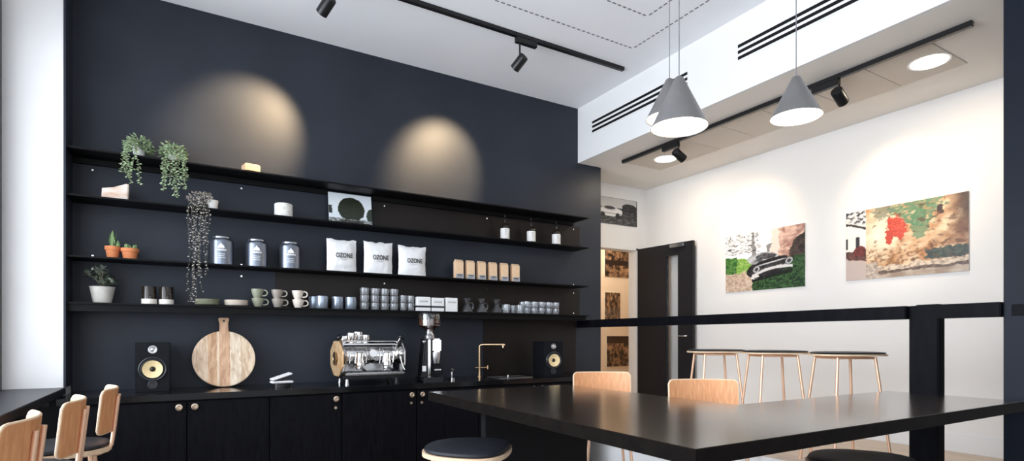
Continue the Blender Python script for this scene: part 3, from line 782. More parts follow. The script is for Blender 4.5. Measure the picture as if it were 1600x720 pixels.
for k, (px, dy) in enumerate(((491, .08), (503, .175), (527, .14), (548, .14))):
    q = mg if k == 0 else copy_tree(mg)
    place(q, shelf_at(3, px, dy), R(70 if k < 2 else 40), ['blue-grey mug half hidden behind the front left mug', 'front blue-grey mug at the left beside the cream cups', 'blue-grey mug, second from right of the row', 'blue-grey mug, rightmost, beside the stacked glasses'][k], 'blue-grey mugs on the lowest shelf')
def make_glass(r, h, nm='drinking_glass'):
    return MB().lathe([(0, 0), (r*.82, 0), (r*.86, .003), (r*.92, h*.35), (r, h*.7), (r, h), (r*.95, h), (r*.94, h*.7), (r*.86, h*.35), (r*.78, .008), (0, .008)], seg=24).build(nm, M['glass'])
g0 = make_glass(.039, .062); first = True
cols = [569.5, 586, 601, 615.5]
on = ['first', 'second', 'third', 'fourth', 'fifth', 'sixth', 'seventh', 'eighth']
for k, px in enumerate(cols):
    for lv in range(3):
        q = g0 if first else g0.copy()
        if not first: C.objects.link(q)
        first = False
        X, Y, Z = shelf_at(3, px, .14); q.location = (X, Y, Z+lv*.0625)
        tag(q, 'clear glass in the %s tall stack from the blue mugs, %s' % (on[k], ['bottom', 'middle', 'top'][lv]), 'glass', 'tall stacked glasses')
g1 = make_glass(.033, .068); first = True
for k, px in enumerate((630, 641.5)):
    for lv in range(2):
        q = g1 if first else g1.copy()
        if not first: C.objects.link(q)
        first = False
        X, Y, Z = shelf_at(3, px, .14); q.location = (X, Y, Z+lv*.0685)
        tag(q, 'clear glass in the lower stack %s the small white bags, %s' % (['second from', 'next to'][k], ['bottom', 'top'][lv]), 'glass', 'short stacked glasses')
# small white boxes / bags
for k, (p0, p1, hh) in enumerate(((650, 671, .128), (673, 692, .125), (695, 713, .13))):
    Yc = Yb-.16; x0, x1 = XY(p0, Yc), XY(p1, Yc); t = thing('filter_box', ['small white box left of three, beside the stacked glasses', 'small white box, middle of three above the grinder', 'small white box right of three, beside the glass drippers'][k], 'box', ((x0+x1)/2, Yc, SZ[3]), 0, 'small white boxes')
    w2 = (x1-x0)/2
    MB().box(-w2, w2, -.03, .03, 0, hh, .004).build('box_body', M['bag'], t)
    if k < 2: tag(MB().box(-w2-.001, w2+.001, -.032, .031, .034, .050).build('band', M['ink'], t), 'dark band')
    text_mesh('OZONE', .022, 'lettering', M['inkgrey'], t, (0, -.031, hh*.68), (R(90), 0, 0), .0008)
# glass drippers (conical servers)
def make_server():
    t = thing('glass_server', '', 'coffee server')
    MB().lathe([(0, 0), (.050, 0), (.056, .006), (.05, .03), (.026, .075), (.020, .090), (.036, .125), (.040, .135), (.037, .135), (.017, .090), (.022, .074), (.046, .03), (.05, .008), (0, .006)], seg=28).build('glass_body', M['glassdark'], t)
    MB().tube([(.022, 0, .09), (.05, 0, .095), (.062, 0, .07), (.052, 0, .035)], .004, 8).build('handle', M['glassdark'], t)
    MB().cyl((0, 0, .083), (0, 0, .093), .023, seg=20).build('collar', M['black'], t)
    return t
sv = make_server()
for k, px in enumerate((730, 752.5, 776)):
    q = sv if k == 0 else copy_tree(sv)
    place(q, shelf_at(3, px, .14), R(-10), ['hourglass-shaped glass coffee server, left of three', 'hourglass-shaped glass coffee server, middle of three', 'hourglass-shaped glass coffee server, right of three, beside the glasses'][k], 'glass coffee servers')
g2 = make_glass(.036, .085); first = True
for k, px in enumerate((791, 802, 812)):
    q = g2 if first else g2.copy()
    if not first: C.objects.link(q)
    first = False
    q.location = shelf_at(3, px, .19 if k != 1 else .10)
    tag(q, 'short clear tumbler, %s right of the glass servers' % on[k], 'glass', 'short tumblers')
g3 = make_glass(.034, .062); first = True
for k in range(5):
    for row in range(2):
        for lv in range(2):
            q = g3 if first else g3.copy()
            if not first: C.objects.link(q)
            first = False
            X, Y, Z = shelf_at(3, 823+11.4*k, .17); q.location = (X, Y+row*.08, Z+lv*.0625)
            tag(q, 'clear glass in the %s column of the right-hand block, %s row, %s' % (on[k], ['front', 'back'][row], ['bottom', 'top'][lv]), 'glass', 'block of clear glasses')

# ------------------------------------------------------------ on the worktop
def make_speaker():
    t = thing('loudspeaker', '', 'speaker'); w2, h, d = .100, .335, .26
    MB().box(-w2, w2, 0, d, 0, h, .003).build('speaker_cabinet', M['speaker'], t)
    MB().lathe([(.072, 0), (.082, .002), (.083, .006), (.078, .010), (.070, .006), (.070, 0)], (0, 0, .155), 48, (0, -1, 0)).build('driver_ring', M['rubber'], t)
    c = MB().lathe([(.060, .004), (.018, -.012), (.016, -.012), (0, -.012)], (0, 0, .155), 48, (0, -1, 0)); c.build('woofer_cone', M['cone'], t, recalc=False)
    MB().lathe([(.060, .004), (.065, .009), (.070, .005)], (0, 0, .155), 48, (0, -1, 0)).build('surround', M['rubber'], t)
    MB().lathe([(.017, -.008), (.014, .002), (.006, .010), (0, .012)], (0, 0, .155), 24, (0, -1, 0)).build('phase_plug', M['black'], t)
    tw = MB().lathe([(0, 0), (.027, 0), (.027, .003), (.020, .004), (.013, .001), (0, .008)], (0, 0, .288), 32, (0, -1, 0)).build('tweeter', M['steel'], t)
    MB().lathe([(.030, 0), (.030, .005), (.022, .006), (.020, .002), (.0, .001)], (0, 0, .048), 32, (0, -1, 0)).build('bass_port', M['rubber'], t)
    return t
sk = make_speaker()
# cabinet cut for cone is not needed: cone sits just proud of baffle
place(sk, (XY(238.5, 4.55), 4.55, CT), R(0), 'black bookshelf loudspeaker with yellow cone left of the round board', 'bookshelf loudspeakers')
q = copy_tree(sk); place(q, (XY(865, 4.42), 4.42, CT), R(-8), 'black bookshelf loudspeaker with yellow cone right of the brass tap', 'bookshelf loudspeakers')
for q in [o for o in C.objects if o.name.startswith('woofer_cone')]: q.location.y = -.012

# round board leaning on the wall
t = thing('chopping_board', 'large round wooden serving board with handle leaning on the navy wall', 'chopping board', (XY(351, 4.72), 4.70, CT))
r = .213
pts = []
a0 = math.asin(.032/r)
for k in range(65):
    a = PI/2 + a0 + (2*PI-2*a0)*k/64; pts.append((r*math.cos(a), r + r*math.sin(a)))
top = 2*r
hl = [(.030, top+.02), (.030, top+.06), (.037, top+.095), (.030, top+.104), (-.030, top+.104), (-.037, top+.095), (-.030, top+.06), (-.030, top+.02)]
pts = pts + hl
mb = MB(); mb.prism(pts, -.010, .010, .004, Matrix.Rotation(R(90), 4, 'X'))
bd = mb.build('board', M['board'], t, rot=(R(-13), 0, 0), loc=(0, 0, .004))
MB().cyl((0, -.0112, top+.078), (0, .0112, top+.078), .008, seg=20).build('hanging_hole', M['ink'], bd)

# little wedge of white rimmed dishes
t = thing('open_case', 'small black case with white rims, propped open in a V beside the board', 'case', (XY(440, 4.52), 4.52, CT), R(8))
MB().prism(outline(.12, .09, 32, 0), 0, .03, .004).build('base', M['black'], t)
tag(MB().box(-.075, .075, -.045, .045, .030, .046, .005).build('rim', M['print'], t), 'white lower rim')
tag(MB().box(0, .15, -.045, .045, 0, .014, .005, Matrix.Translation((-.073, 0, .050)) @ Matrix.Rotation(R(-17), 4, 'Y')).build('rim', M['print'], t), 'white upper rim')
MB().box(.004, .14, -.04, .04, -.008, 0, .001, Matrix.Translation((-.07, 0, .052)) @ Matrix.Rotation(R(-17), 4, 'Y')).build('inner_lid', M['black'], t)

# espresso machine
ex, ey = XY(575, 4.56), 4.56
t = thing('espresso_machine', 'polished chrome lever-style espresso machine with copper end plates', 'espresso machine', (ex, ey, CT))
W = .50
def octo(rx, rz, cz):
    return [(rx*math.cos(a)*1.0, cz+rz*math.sin(a)) for a in [R(22.5+45*k) for k in range(8)]]
# base frame, drip tray, legs
MB().box(-.24, .24, -.14, .13, .045, .075, .006).build('chassis', M['black'], t)
MB().box(-.23, .25, -.19, -.03, .075, .098, .008).build('drip_tray', M['chrome'], t)
gr = MB()
for k in range(15): gr.box(-.215+.03*k, -.205+.03*k, -.18, -.045, .099, .103)
gr.build('tray_grid', M['black'], t)
for sx in (-.2, .2):
    for sy in (-.12, .1): MB().lathe([(0, 0), (.02, 0), (.016, .01), (.012, .045), (0, .045)], (sx, sy, 0), 16).build('foot', M['steel'] if sx < 0 else M['black'], t)
# twin boilers as horizontal drums
MB().lathe([(0, 0), (.06, 0), (.075, .012), (.078, .02), (.078, .47), (.075, .478), (.06, .49), (0, .49)], (-.235, .03, .235), 40, (1, 0, 0)).build('boiler', M['chrome'], t)
MB().box(-.22, .22, .02, .13, .08, .22, .008).build('back_panel', M['steel'], t)
MB().lathe([(0, 0), (.05, 0), (.055, .008), (.055, .19), (.05, .2), (0, .2)], (-.20, -.05, .225), 32, (1, 0, 0)).build('group_boiler', M['chrome'], t)
MB().lathe([(0, 0), (.05, 0), (.055, .008), (.055, .17), (.05, .18), (0, .18)], (.03, -.05, .225), 32, (1, 0, 0)).build('group_boiler', M['chrome'], t)
for xx in (-.205, -.01, .205): MB().lathe([(.080, 0), (.085, .002), (.085, .014), (.080, .016)], (xx, .03, .235), 40, (1, 0, 0)).build('boiler_band', M['steel'], t)
# end plates
for k, xx in enumerate((-.262, .25)):
    mb = MB(); mb.prism(octo(.215 if k == 0 else .16, .15, .205), 0, .012, .003, Matrix.Translation((xx, -.02, 0)) @ Matrix(((0, 0, 1, 0), (1, 0, 0, 0), (0, 1, 0, 0), (0, 0, 0, 1))))
    mb.build('end_plate', M['copperplate'] if k == 0 else M['chrome'], t)
    mb = MB().lathe([(.045, 0), (.055, .004), (.055, .008), (.045, .010), (.04, .006), (0, .006)], (xx-(.006 if k == 0 else -.016), -.02, .205), 32, (-1 if k == 0 else 1, 0, 0))
    mb.build('end_boss', M['brass'], t)
# group heads with portafilters
for gx in (-.10, .12):
    MB().lathe([(0, -.07), (.030, -.07), (.036, -.065), (.036, -.03), (.030, -.02), (.030, .03), (.022, .04), (0, .04)], (gx, -.11, .215), 28).build('group_head', M['chrome'], t)
    p = MB().lathe([(0, 0), (.026, 0), (.033, .008), (.033, .025), (0, .025)], (gx, -.11, .118), 28).build('portafilter', M['chrome'], t)
    MB().tube([(gx, -.14, .132), (gx, -.19, .128), (gx, -.22, .122), (gx, -.26, .116)], [.007, .010, .012, .010], 12).build('portafilter_handle', M['black'], p)
    MB().tube([(gx-.012, -.11, .12), (gx-.016, -.11, .108), (gx-.018, -.115, .105)], .004, 8).build('spout', M['chrome'], p)
# cup rail and top parts
MB().tube([(-.22, -.06, .34), (.22, -.06, .34), (.22, .11, .34), (-.22, .11, .34)], .005, closed=True).build('cup_rail', M['chrome'], t)
MB().box(-.215, .215, -.055, .105, .312, .322, .002).build('cup_tray', M['steel'], t)
for k, (cx, cy, rr, hh) in enumerate(((-.135, -.005, .042, .085), (-.07, .045, .044, .095), (-.02, -.005, .034, .07), (-.18, .05, .03, .06))):
    MB().lathe([(0, .322), (rr*.8, .322), (rr, .322+hh*.5), (rr, .322+hh), (rr*.92, .322+hh), (rr*.9, .33), (0, .33)], (cx, cy, 0), 24).build('top_cylinder', M['chrome'], t)
MB().box(.03, .17, -.05, .04, .3225, .345, .006).build('top_cover', M['black'], t)
for sx in (-1, 1):
    bx = sx*.215
    MB().tube([(bx, -.04, .25), (bx+sx*.01, -.07, .33), (bx+sx*.03, -.08, .365)], .008, 10).build('steam_arm', M['chrome'], t)
    MB().lathe([(0, 0), (.022, 0), (.027, .008), (.027, .020), (.018, .028), (0, .028)], (bx+sx*.03, -.08, .365), 20, (sx*.5, -.3, .8)).build('steam_knob', M['black'], t)
    MB().tube([(bx, -.13, .24), (bx, -.17, .22), (bx+sx*.012, -.18, .15), (bx+sx*.03, -.19, .11)], .005, 8).build('steam_wand', M['chrome'], t)
MB().lathe([(0, 0), (.028, 0), (.030, .01), (.027, .014), (0, .012)], (.01, -.108, .245), 28, (0, -1, 0)).build('pressure_gauge', M['print'], t)
pp = MB()
for xx in (-.18, -.14, -.05, .06, .085, .17): pp.tube([(xx, -.09, .15), (xx, -.115, .17), (xx+.01, -.112, .26), (xx+.02, -.06, .30)], .0045, 8)
pp.build('pipework', M['chrome'], t)

# grinder
gx, gy = XY(671, 4.53), 4.53
t = thing('coffee_grinder', 'tall black and steel coffee grinder with bean hopper', 'coffee grinder', (gx, gy, CT), R(-8)); t.scale = (1, 1, 1.05)
MB().box(-.095, .095, -.14, .12, 0, .035, .012).build('base', M['black'], t)
MB().prism([(-.085, .0), (.02, .0), (.015, .31), (-.055, .31)], -.08, .08, .012, Matrix.Translation((0, .02, .035)) @ Matrix.Rotation(R(90), 4, 'X')).build('body', M['black'], t)
MB().box(-.034, -.012, -.09, -.062, .03, .34, .004).build('column', M['chrome'], t)
MB().box(.005, .080, -.10, -.02, .235, .345, .012).build('dosing_chamber', M['chrome'], t)
MB().lathe([(.030, .14), (.034, .15), (.040, .20), (.040, .235), (0, .235)], (.04, -.065, 0), 24).build('funnel', M['steel'], t)
MB().box(.0, .085, -.12, -.01, .05, .135, .010).build('fork_block', M['blackmatte'], t)
MB().lathe([(0, .345), (.045, .345), (.048, .37), (.032, .39), (.03, .42), (0, .42)], (0, .0, 0), 28).build('burr_collar', M['steel'], t)
h = MB().lathe([(.034, .405), (.040, .42), (.094, .450), (.098, .54), (.096, .545)], (0, 0, 0), 36).build('hopper', M['hopper'], t, recalc=False)
MB().lathe([(0, .422), (.037, .423), (.088, .453), (.091, .50), (.05, .508), (0, .512)], (0, 0, 0), 30).build('beans', M['beans'], h)
MB().lathe([(0, .546), (.099, .546), (.100, .554), (0, .558)], (0, 0, 0), 36).build('hopper_lid', M['black'], h)
MB().lathe([(0, 0), (.010, 0), (.016, .01), (.016, .02), (0, .03)], (-.064, -.062, .305), 20).build('adjuster', M['chrome'], t)
MB().box(-.078, -.045, -.064, -.060, .08, .125, .001).build('badge', M['print'], t)
text_mesh('GRIND', .018, 'badge_text', M['print'], t, (.042, -.1215, .10), (R(90), 0, 0)) if False else None
mb = MB()
for k in range(5): mb.box(.014+.012*k, .022+.012*k, -.1212, -.1195, .09, .10)
mb.build('badge_lettering', M['print'], t)
# tamper
t = thing('tamper', 'small chrome coffee tamper standing right of the grinder', 'tamper', (XY(706, 4.50), 4.50, CT))
MB().lathe([(0, 0), (.026, 0), (.027, .018), (.022, .022), (.009, .026), (0, .026)], seg=28).build('tamper_base', M['chrome'], t)
MB().lathe([(0, .026), (.008, .026), (.010, .05), (.008, .07), (.019, .082), (.021, .092), (.012, .10), (0, .10)], seg=28).build('handle', M['steel'], t)
# tap and sink rim
tx, ty = XY(749, 4.76), 4.76
t = thing('kitchen_tap', 'brushed brass swan-neck kitchen tap over the worktop', 'tap', (tx, ty, CT))
hh = .305
MB().lathe([(0, 0), (.026, 0), (.026, .006), (.014, .010), (.014, .05), (0, .05)], seg=24).build('tap_base', M['brass'], t)
MB().tube([(0, 0, .04), (0, 0, hh-.03), (.003, -.002, hh-.012), (.012, -.009, hh-.003), (.03, -.022, hh), (.14, -.10, hh), (.19, -.135, hh), (.20, -.142, hh-.005)], .0115, 14).build('spout', M['brass'], t)
MB().cyl((.185, -.131, hh-.03), (.185, -.131, hh), .011, seg=16).build('aerator', M['brass'], t)
MB().tube([(-.045, .005, .085), (.09, -.01, .085)], .0075, 12).build('mixer_body', M['brass'], t)
MB().cyl((.085, -.009, .07), (.085, -.009, .105), .009, seg=16).build('lever', M['brass'], t)
t = thing('sink', 'low black steel sink rim set on the worktop right of the tap', 'sink', (XY(788, 4.6), 4.6, CT))
MB().box(-.16, .20, -.19, -.175, 0, .005, .001).box(-.16, .20, .035, .05, 0, .005, .001).box(-.16, -.145, -.175, .035, 0, .005, .001).box(.185, .20, -.175, .035, 0, .005, .001).build('sink_rim', M['steel'], t)
MB().box(-.144, .184, -.174, .034, 0, .002).build('sink_bowl', M['black'], t)
MB().cyl((.03, -.02, .002), (.03, -.02, .02), .012).build('plug', M['chrome'], t)

# ============================================================ LIGHT FITTINGS
def light(kind, name, loc, energy, col, parent=None, **kw):
    l = bpy.data.lights.new(name, kind); l.energy = energy; l.color = col
    for k, v in kw.items(): setattr(l, k, v)
    o = bpy.data.objects.new(name, l); C.objects.link(o); o.location = loc
    if parent: o.parent = parent
    return o
WARM = (1, .74, .46)
def aim(o, d): o.rotation_euler = Vector(d).to_track_quat('-Z', 'Y').to_euler()

# pendants
def pendant(px, d, zrim, r, h, label):
    X, Y = PD(px, d)
    t = thing('pendant_lamp', label, 'pendant lamp', (X, Y, zrim), 0, 'cone pendant lamps over the big table')
    MB().lathe([(r, 0), (r*.985, .004), (.018, h-.006), (.010, h), (0, h)], seg=48).build('lamp_shade', M['shadeout'], t)
    MB().lathe([(r*.985, .002), (r*.95, .006), (.02, h-.02), (0, h-.02)], seg=48).build('shade_lining', M['shadein'], t)
    MB().lathe([(0, .014), (r*.84, .014), (r*.82, .020), (0, .020)], seg=48).build('diffuser', M['glow'], t)
    MB().cyl((0, 0, h), (0, 0, CEI-zrim-.02), .0022, seg=8).build('cord', M['cord'], t)
    MB().lathe([(0, CEI-zrim-.03), (.04, CEI-zrim-.03), (.05, CEI-zrim), (0, CEI-zrim)], seg=24).build('ceiling_rose', M['white'], t)
    light('AREA', 'pendant_glow', (0, 0, .015), 10, (1, .82, .6), t, shape='DISK', size=r*1.5)
pendant(1061, 2.35, ZY(1061, 200, PD(1061, 2.35)[1]), .117, .215, 'grey cone pendant lamp, frontmost of the overlapping pair')
pendant(1046, 2.85, ZY(1046, 186, PD(1046, 2.85)[1]), .117, .205, 'grey cone pendant lamp half hidden behind the front one of the pair')
pendant(1244, 2.50, ZY(1244, 184, PD(1244, 2.50)[1]), .108, .185, 'grey cone pendant lamp hanging alone on the right')

def track(label, p0, p1, axis, zc):
    t = thing('light_track', label, 'light track', (p0[0], p0[1], zc))
    dx, dy = p1[0]-p0[0], p1[1]-p0[1]
    hw = .018
    if axis == 'x': MB().box(0, dx, -hw, hw, -.034, 0, .003).build('track_rail', M['black'], t)
    else: MB().box(-hw, hw, dy, 0, -.034, 0, .003).build('track_rail', M['black'], t)
    return t
track('black light track on the upper ceiling above the shelves', (.2, 3.92), (3.52, 3.92), 'x', CEI)
track('black light track on the lower ceiling along the photo wall', (4.085, 4.56), (4.085, 1.48), 'y', LOW)
def head(label, X, Y, zc, axis, aimd, energy, spot, blend, L=.125, hdx=(0, 0), drop=.10, grp='black spotlights on the tracks'):
    t = thing('track_spotlight', label, 'spotlight', (X, Y, zc-.034), 0, grp)
    if axis == 'x': MB().box(-.10, .10, -.019, .019, -.045, 0, .003).build('adaptor', M['black'], t)
    else: MB().box(-.019, .019, -.10, .10, -.045, 0, .003).build('adaptor', M['black'], t)
    hx, hy = hdx
    MB().cyl((hx, hy, -.045), (hx, hy, -drop), .007, seg=10).build('stem', M['black'], t)
    a = Vector(aimd).normalized(); c = Vector((hx, hy, -drop-.025))
    b = c - a*L*.45; e = c + a*L*.55
    mb = MB().lathe([(0, 0), (.036, 0), (.040, .006), (.040, L), (.035, L), (.033, L-.012), (0, L-.014)], b, 28, a); mb.build('lamp_head', M['black'], t)
    MB().lathe([(0, L-.0125), (.030, L-.0125)], b, 24, a).build('lens', M['glow2'], t)
    o = light('SPOT', 'spot_beam', e + a*.004, energy, WARM, t, spot_size=R(spot), spot_blend=blend, shadow_soft_size=.02)
    aim(o, a)
    return t
def aimto(X, Y, zc, drop, tgt): return Vector(tgt) - Vector((X, Y, zc-.034-drop-.025))
hX = XY(822, 3.92)
head('black track spotlight above the white coffee bags, aimed at the navy wall', hX, 3.92, CEI, 'x', aimto(hX-.05, 3.92, CEI, .17, (2.13, Yb, z_(1.62))), 220, 52, .75, hdx=(-.06, 0), drop=.17)
hX = XY(520, 3.92)
head('black track spotlight at the top picture edge, aimed at the navy wall', hX, 3.92, CEI, 'x', aimto(hX-.05, 3.92, CEI, .17, (.44, Yb, z_(1.62))), 220, 52, .75, hdx=(-.04, 0), drop=.17)
Y1 = YX(1290, 4.085)
head('black track spotlight on the lower ceiling, between lone pendant and big photo', 4.085, Y1, LOW, 'y', aimto(4.085, Y1-.1, LOW, .1, (Xr, YX(1410, Xr), z_(1.15))), 40, 58, .8, hdx=(0, -.1))
Y2 = YX(1048, 4.085)
head('black track spotlight at the far end of the lower ceiling track', 4.085, Y2, LOW, 'y', aimto(4.085, Y2-.1, LOW, .1, (Xr, YX(1185, Xr), z_(1.15))), 30, 58, .8, hdx=(0, -.1))
Y3 = 2.0
# recessed tile field and downlights in lower ceiling
tl = MB(); gv = MB()
ya, yb = 1.72, 4.6; n = 7
for k in range(n):
    y0 = ya+(yb-ya)*k/n; y1 = ya+(yb-ya)*(k+1)/n
    tl.box(4.16, 4.68, y0+.004, y1-.004, LOW-.006, LOW+.01, .002)
struct('trim_6', tl, M['tile'], 'perforated beige tiles in the lower ceiling')
for px, py, lab in ((1452, 95, 'round recessed downlight in the lower ceiling near the screen'), (1040, 248, 'round recessed downlight at the far end of the lower ceiling')):
    d = DX(px, 4.43); Y = YX(px, 4.43)
    t = thing('downlight', lab, 'downlight', (4.43, Y, LOW-.006), 0, 'recessed downlights')
    MB().lathe([(.105, 0), (.125, -.003), (.128, 0)], seg=40).build('bezel', M['white'], t)
    MB().lathe([(0, -.001), (.106, -.001), (.106, -.004), (0, -.004)], seg=40).build('diffuser', M['glow2'], t)
    light('AREA', 'downlight_glow', (0, 0, -.01), 11, (1, .84, .64), t, shape='DISK', size=.2)
# slot vents
def vent(label, y0, y1):
    t = thing('slot_vent', label, 'air vent', (Xb, y0, z_(2.14)), 0, 'slot vents in the bulkhead')
    MB().box(-.004, 0, 0, y1-y0, 0, .145, .001).build('vent_plate', M['white'], t)
    for k in range(3):
        MB().box(-.007, -.003, .01, y1-y0-.01, .012+.046*k, .036+.046*k).build('slot', M['blackmatte'], t)
vent('three-slot black air vent on the bulkhead nearer the navy wall', YX(1076, Xb), YX(925, Xb))
vent('three-slot black air vent on the bulkhead nearer the camera', 1.0, YX(1152, Xb))

# ============================================================ DOOR
hx, hy = 5.005, Yd-.02; ex_, ey_ = 5.083, 4.437
ang = math.atan2(ey_-hy, ex_-hx); L = math.hypot(ex_-hx, ey_-hy)-.05; DH = DT-.02-PL
d = bpy.data.objects.new('door_1', None); C.objects.link(d); d.location = (hx, hy, PL+.005); d.rotation_euler = (0, 0, ang); d['kind'] = 'structure'; d['label'] = 'black door with a tall glass slot, standing open'
def fr(px):   # fraction along the leaf for a picture column
    t_ = (px-800)/F; rx, ry = sT+cT*t_, cT-sT*t_
    den = rx*(ey_-hy)-ry*(ex_-hx); return (hx*ry*-1+hy*rx)*-1/den if abs(den) > 1e-9 else 0
s0, s1 = fr(1044)*L, fr(1063)*L
g0z, g1z = .25, DH-.14
lf = MB(); T = .044
lf.box(0, s0, 0, T, 0, DH, .002).box(s1, L, 0, T, 0, DH, .002).box(s0, s1, 0, T, 0, g0z).box(s0, s1, 0, T, g1z, DH)
lf.build('door_leaf', M['door'], d)
MB().box(s0, s1, .02, .024, g0z, g1z).build('door_pane', M['doorpane'], d)
for yy, s in ((0, -1), (T, 1)):
    MB().tube([(L-.06, yy, .90), (L-.06, yy+s*.035, .90), (L-.075, yy+s*.045, .90), (L-.17, yy+s*.045, .90)], .009, 12).build('door_handle', M['chrome'], d)
MB().box(L-.30, L-.10, -.04, 0, DH-.055, DH-.015, .004).build('door_closer', M['steel'], d)

# ============================================================ PICTURES
def car_pic(u, v):
    u0, v0 = u, v
    u += .030*nz(u, v, 9, 21); v += .035*nz(u, v, 9, 22)
    n = nz(u, v, 14, 1); n2 = nz(u, v, 40, 2)
    c = lin((240, 240, 240))
    if v > .66 and u < .45: c = mixc(lin((250, 250, 250)), lin((90, 90, 92)), 1.6*abs(nz(u*1.5, v*3, 9, 5)) - .12 if v < .86 else .25+n2)
    if .36 < u < .40 or (.56 < u < .60 and .55 < v < .75): c = mixc(c, lin((70, 66, 66)), .7)
    if u > .60 and v > .48: c = mixc(lin((226, 190, 172)), lin((176, 130, 116)), (u-.6)*2+n)
    if u > .60 and v > .48 and u < .70: c = lin((235, 214, 202))
    if ell(u, v, 1.0, .55, .17, .30) < 1 and v > .45: c = mixc(lin((44, 36, 36)), lin((92, 74, 68)), .5+n)
    if v < .56-.2*max(0, u-.2) and u < .36: c = mixc(lin((110, 170, 60)), lin((170, 205, 110)), .5+n2*1.3)
    if v < .60 and u < .16: c = mixc(lin((50, 110, 50)), lin((110, 160, 80)), .5+n2*1.5)
    if v < .34-.10*u+.04*n and u < .44: c = mixc(lin((190, 160, 136)), lin((226, 204, 184)), .5+n2)
    if v < .50 and (u > .60 or (u > .36 and v < .26+.05*n)): c = mixc(lin((22, 52, 26)), lin((74, 116, 66)), .5+n2*1.4)
    u, v = u0, v0
    sh = .22*(u-.5)
    w = v-sh
    if ell(u, w, .56, .36, .27, .16) < 1 and w > .20: c = mixc(lin((26, 24, 28)), lin((78, 76, 82)), .35+n*.8)
    if ell(u, v, .50, .53, .20, .10) < 1: c = mixc(lin((196, 198, 202)), lin((92, 94, 100)), .35+n)
    if ell(u, v, .54, .56, .13, .045) < 1: c = mixc(lin((60, 60, 64)), lin((130, 130, 134)), .3+n2)
    if ell(u, w, .60, .45, .20, .045) < 1: c = lin((30, 28, 32))
    if ell(u, w, .60, .425, .19, .012) < 1: c = lin((196, 196, 200))
    for cx, cz in ((.42, .37), (.82, .37)):
        if ell(u, w, cx, cz, .042, .052) < 1: c = lin((190, 190, 194))
        if ell(u, w, cx, cz, .024, .030) < 1: c = lin((70, 70, 76))
    if .47 < u < .78 and .315 < w < .35: c = mixc(lin((60, 58, 60)), lin((200, 200, 204)), .5+n2*2)
    if .36 < u < .86 and abs(w-.275-.05*math.sin((u-.36)*6.3)) < .022: c = lin((214, 212, 212))
    if ell(u, w, .40, .245, .055, .035) < 1: c = lin((222, 218, 216))
    if .36 < u < .86 and .17 < w < .235 and n2 > -.25: c = lin((24, 24, 22))
    return c
def wall_pic(u, v):
    v += .016*nz(u, v, 12, 24)
    if u > .2: u += .022*nz(u, v, 9, 23); v += .02*nz(u, v, 9, 24)
    n = nz(u, v, 8, 3); n2 = nz(u, v, 30, 4); n3 = nz(u, v, 70, 5)
    c = mixc(lin((236, 206, 168)), lin((206, 150, 98)), .35+.9*n+u*.25)
    c = mixc(c, lin((250, 236, 210)), max(0, 1-ell(u, v, .30, .62, .22, .40)))
    if u > .75: c = mixc(c, lin((150, 104, 76)), (u-.72)*2.6+n*.5)
    if ell(u, v, .60, .95, .22, .26) < 1+.35*n2 and u > .38: c = mixc(c, lin((110, 150, 110)), .85+n2)
    if ell(u, v, .635, .70, .07, .22) < 1+.3*n2: c = mixc(c, lin((98, 146, 102)), .8)
    if ell(u, v, .33, .96, .09, .14) < 1+.5*n2: c = mixc(c, lin((120, 140, 120)), .7)
    if ell(u, v, .80, .84, .03, .07) < 1: c = lin((74, 50, 40))
    if u > .84: c = mixc(c, lin((58, 42, 36)), max(0, min(.85, (u-.84)*6*(v-.35)*2)))
    if v < .42: c = mixc(c, lin((150, 96, 48)), max(0, min(.85, .1+1.6*n2*(1.3-v*1.2)+(.34-v)*1.1)))
    if u > .68 and ell(u, v, .87, .27+.03*n, .20, .085) < 1+.2*n2: c = mixc(lin((46, 62, 56)), lin((92, 100, 84)), .5+n2)
    dk = nz(u, v*1.3, 16, 31)
    if u > .25 and v > .12 and dk > .30: c = mixc(c, lin((104, 66, 40)), min(.7, (dk-.30)*2.2*(.4+u)))
    rr = ell(u, v, .445, .66, .075, .19)
    if rr < 1+.35*n2 and not ell(u, v, .425, .49, .05, .05) < 1: c = mixc(lin((206, 62, 40)), lin((232, 100, 72)), .5+n3)
    if ell(u, v, .40, .56, .06, .10) < .9+.3*n2 and u < .42: c = lin((212, 74, 50))
    if v < .20-.04*(1-u) and u > .2: c = mixc(lin((226, 206, 182)), lin((150, 118, 92)), .2+n2)
    if v < .125-.03*(1-u): c = mixc(lin((92, 70, 58)), lin((130, 106, 88)), .5+n2)
    if u > .1 and v < .09-.05*(1-u): c = mixc(lin((206, 186, 166)), lin((170, 146, 124)), .5+n)
    if u < .185:
        c = lin((244, 232, 220))
        if v > .80 and n2 > -.15: c = mixc(lin((236, 236, 236)), lin((60, 60, 66)), .3+1.6*abs(n2))
        if abs(v-(.83-.5*u)) < .018: c = lin((58, 54, 54))
        if .46 < v < .62 and (.09 < u < .13 or u < .02): c = lin((60, 58, 62))
        if v < .42: c = mixc(lin((60, 44, 40)), lin((150, 90, 78)), .4+n3) if v > .29+.04*n else lin((205, 186, 176))
        if v > .34 and v < .5 and ell(u, v, .13, .40, .06, .09) < 1: c = mixc(lin((80, 40, 34)), lin((150, 60, 50)), .5+n3)
    elif u < .30 and v < .22: c = mixc(lin((214, 196, 180)), lin((170, 150, 134)), .4+n2)
    return c
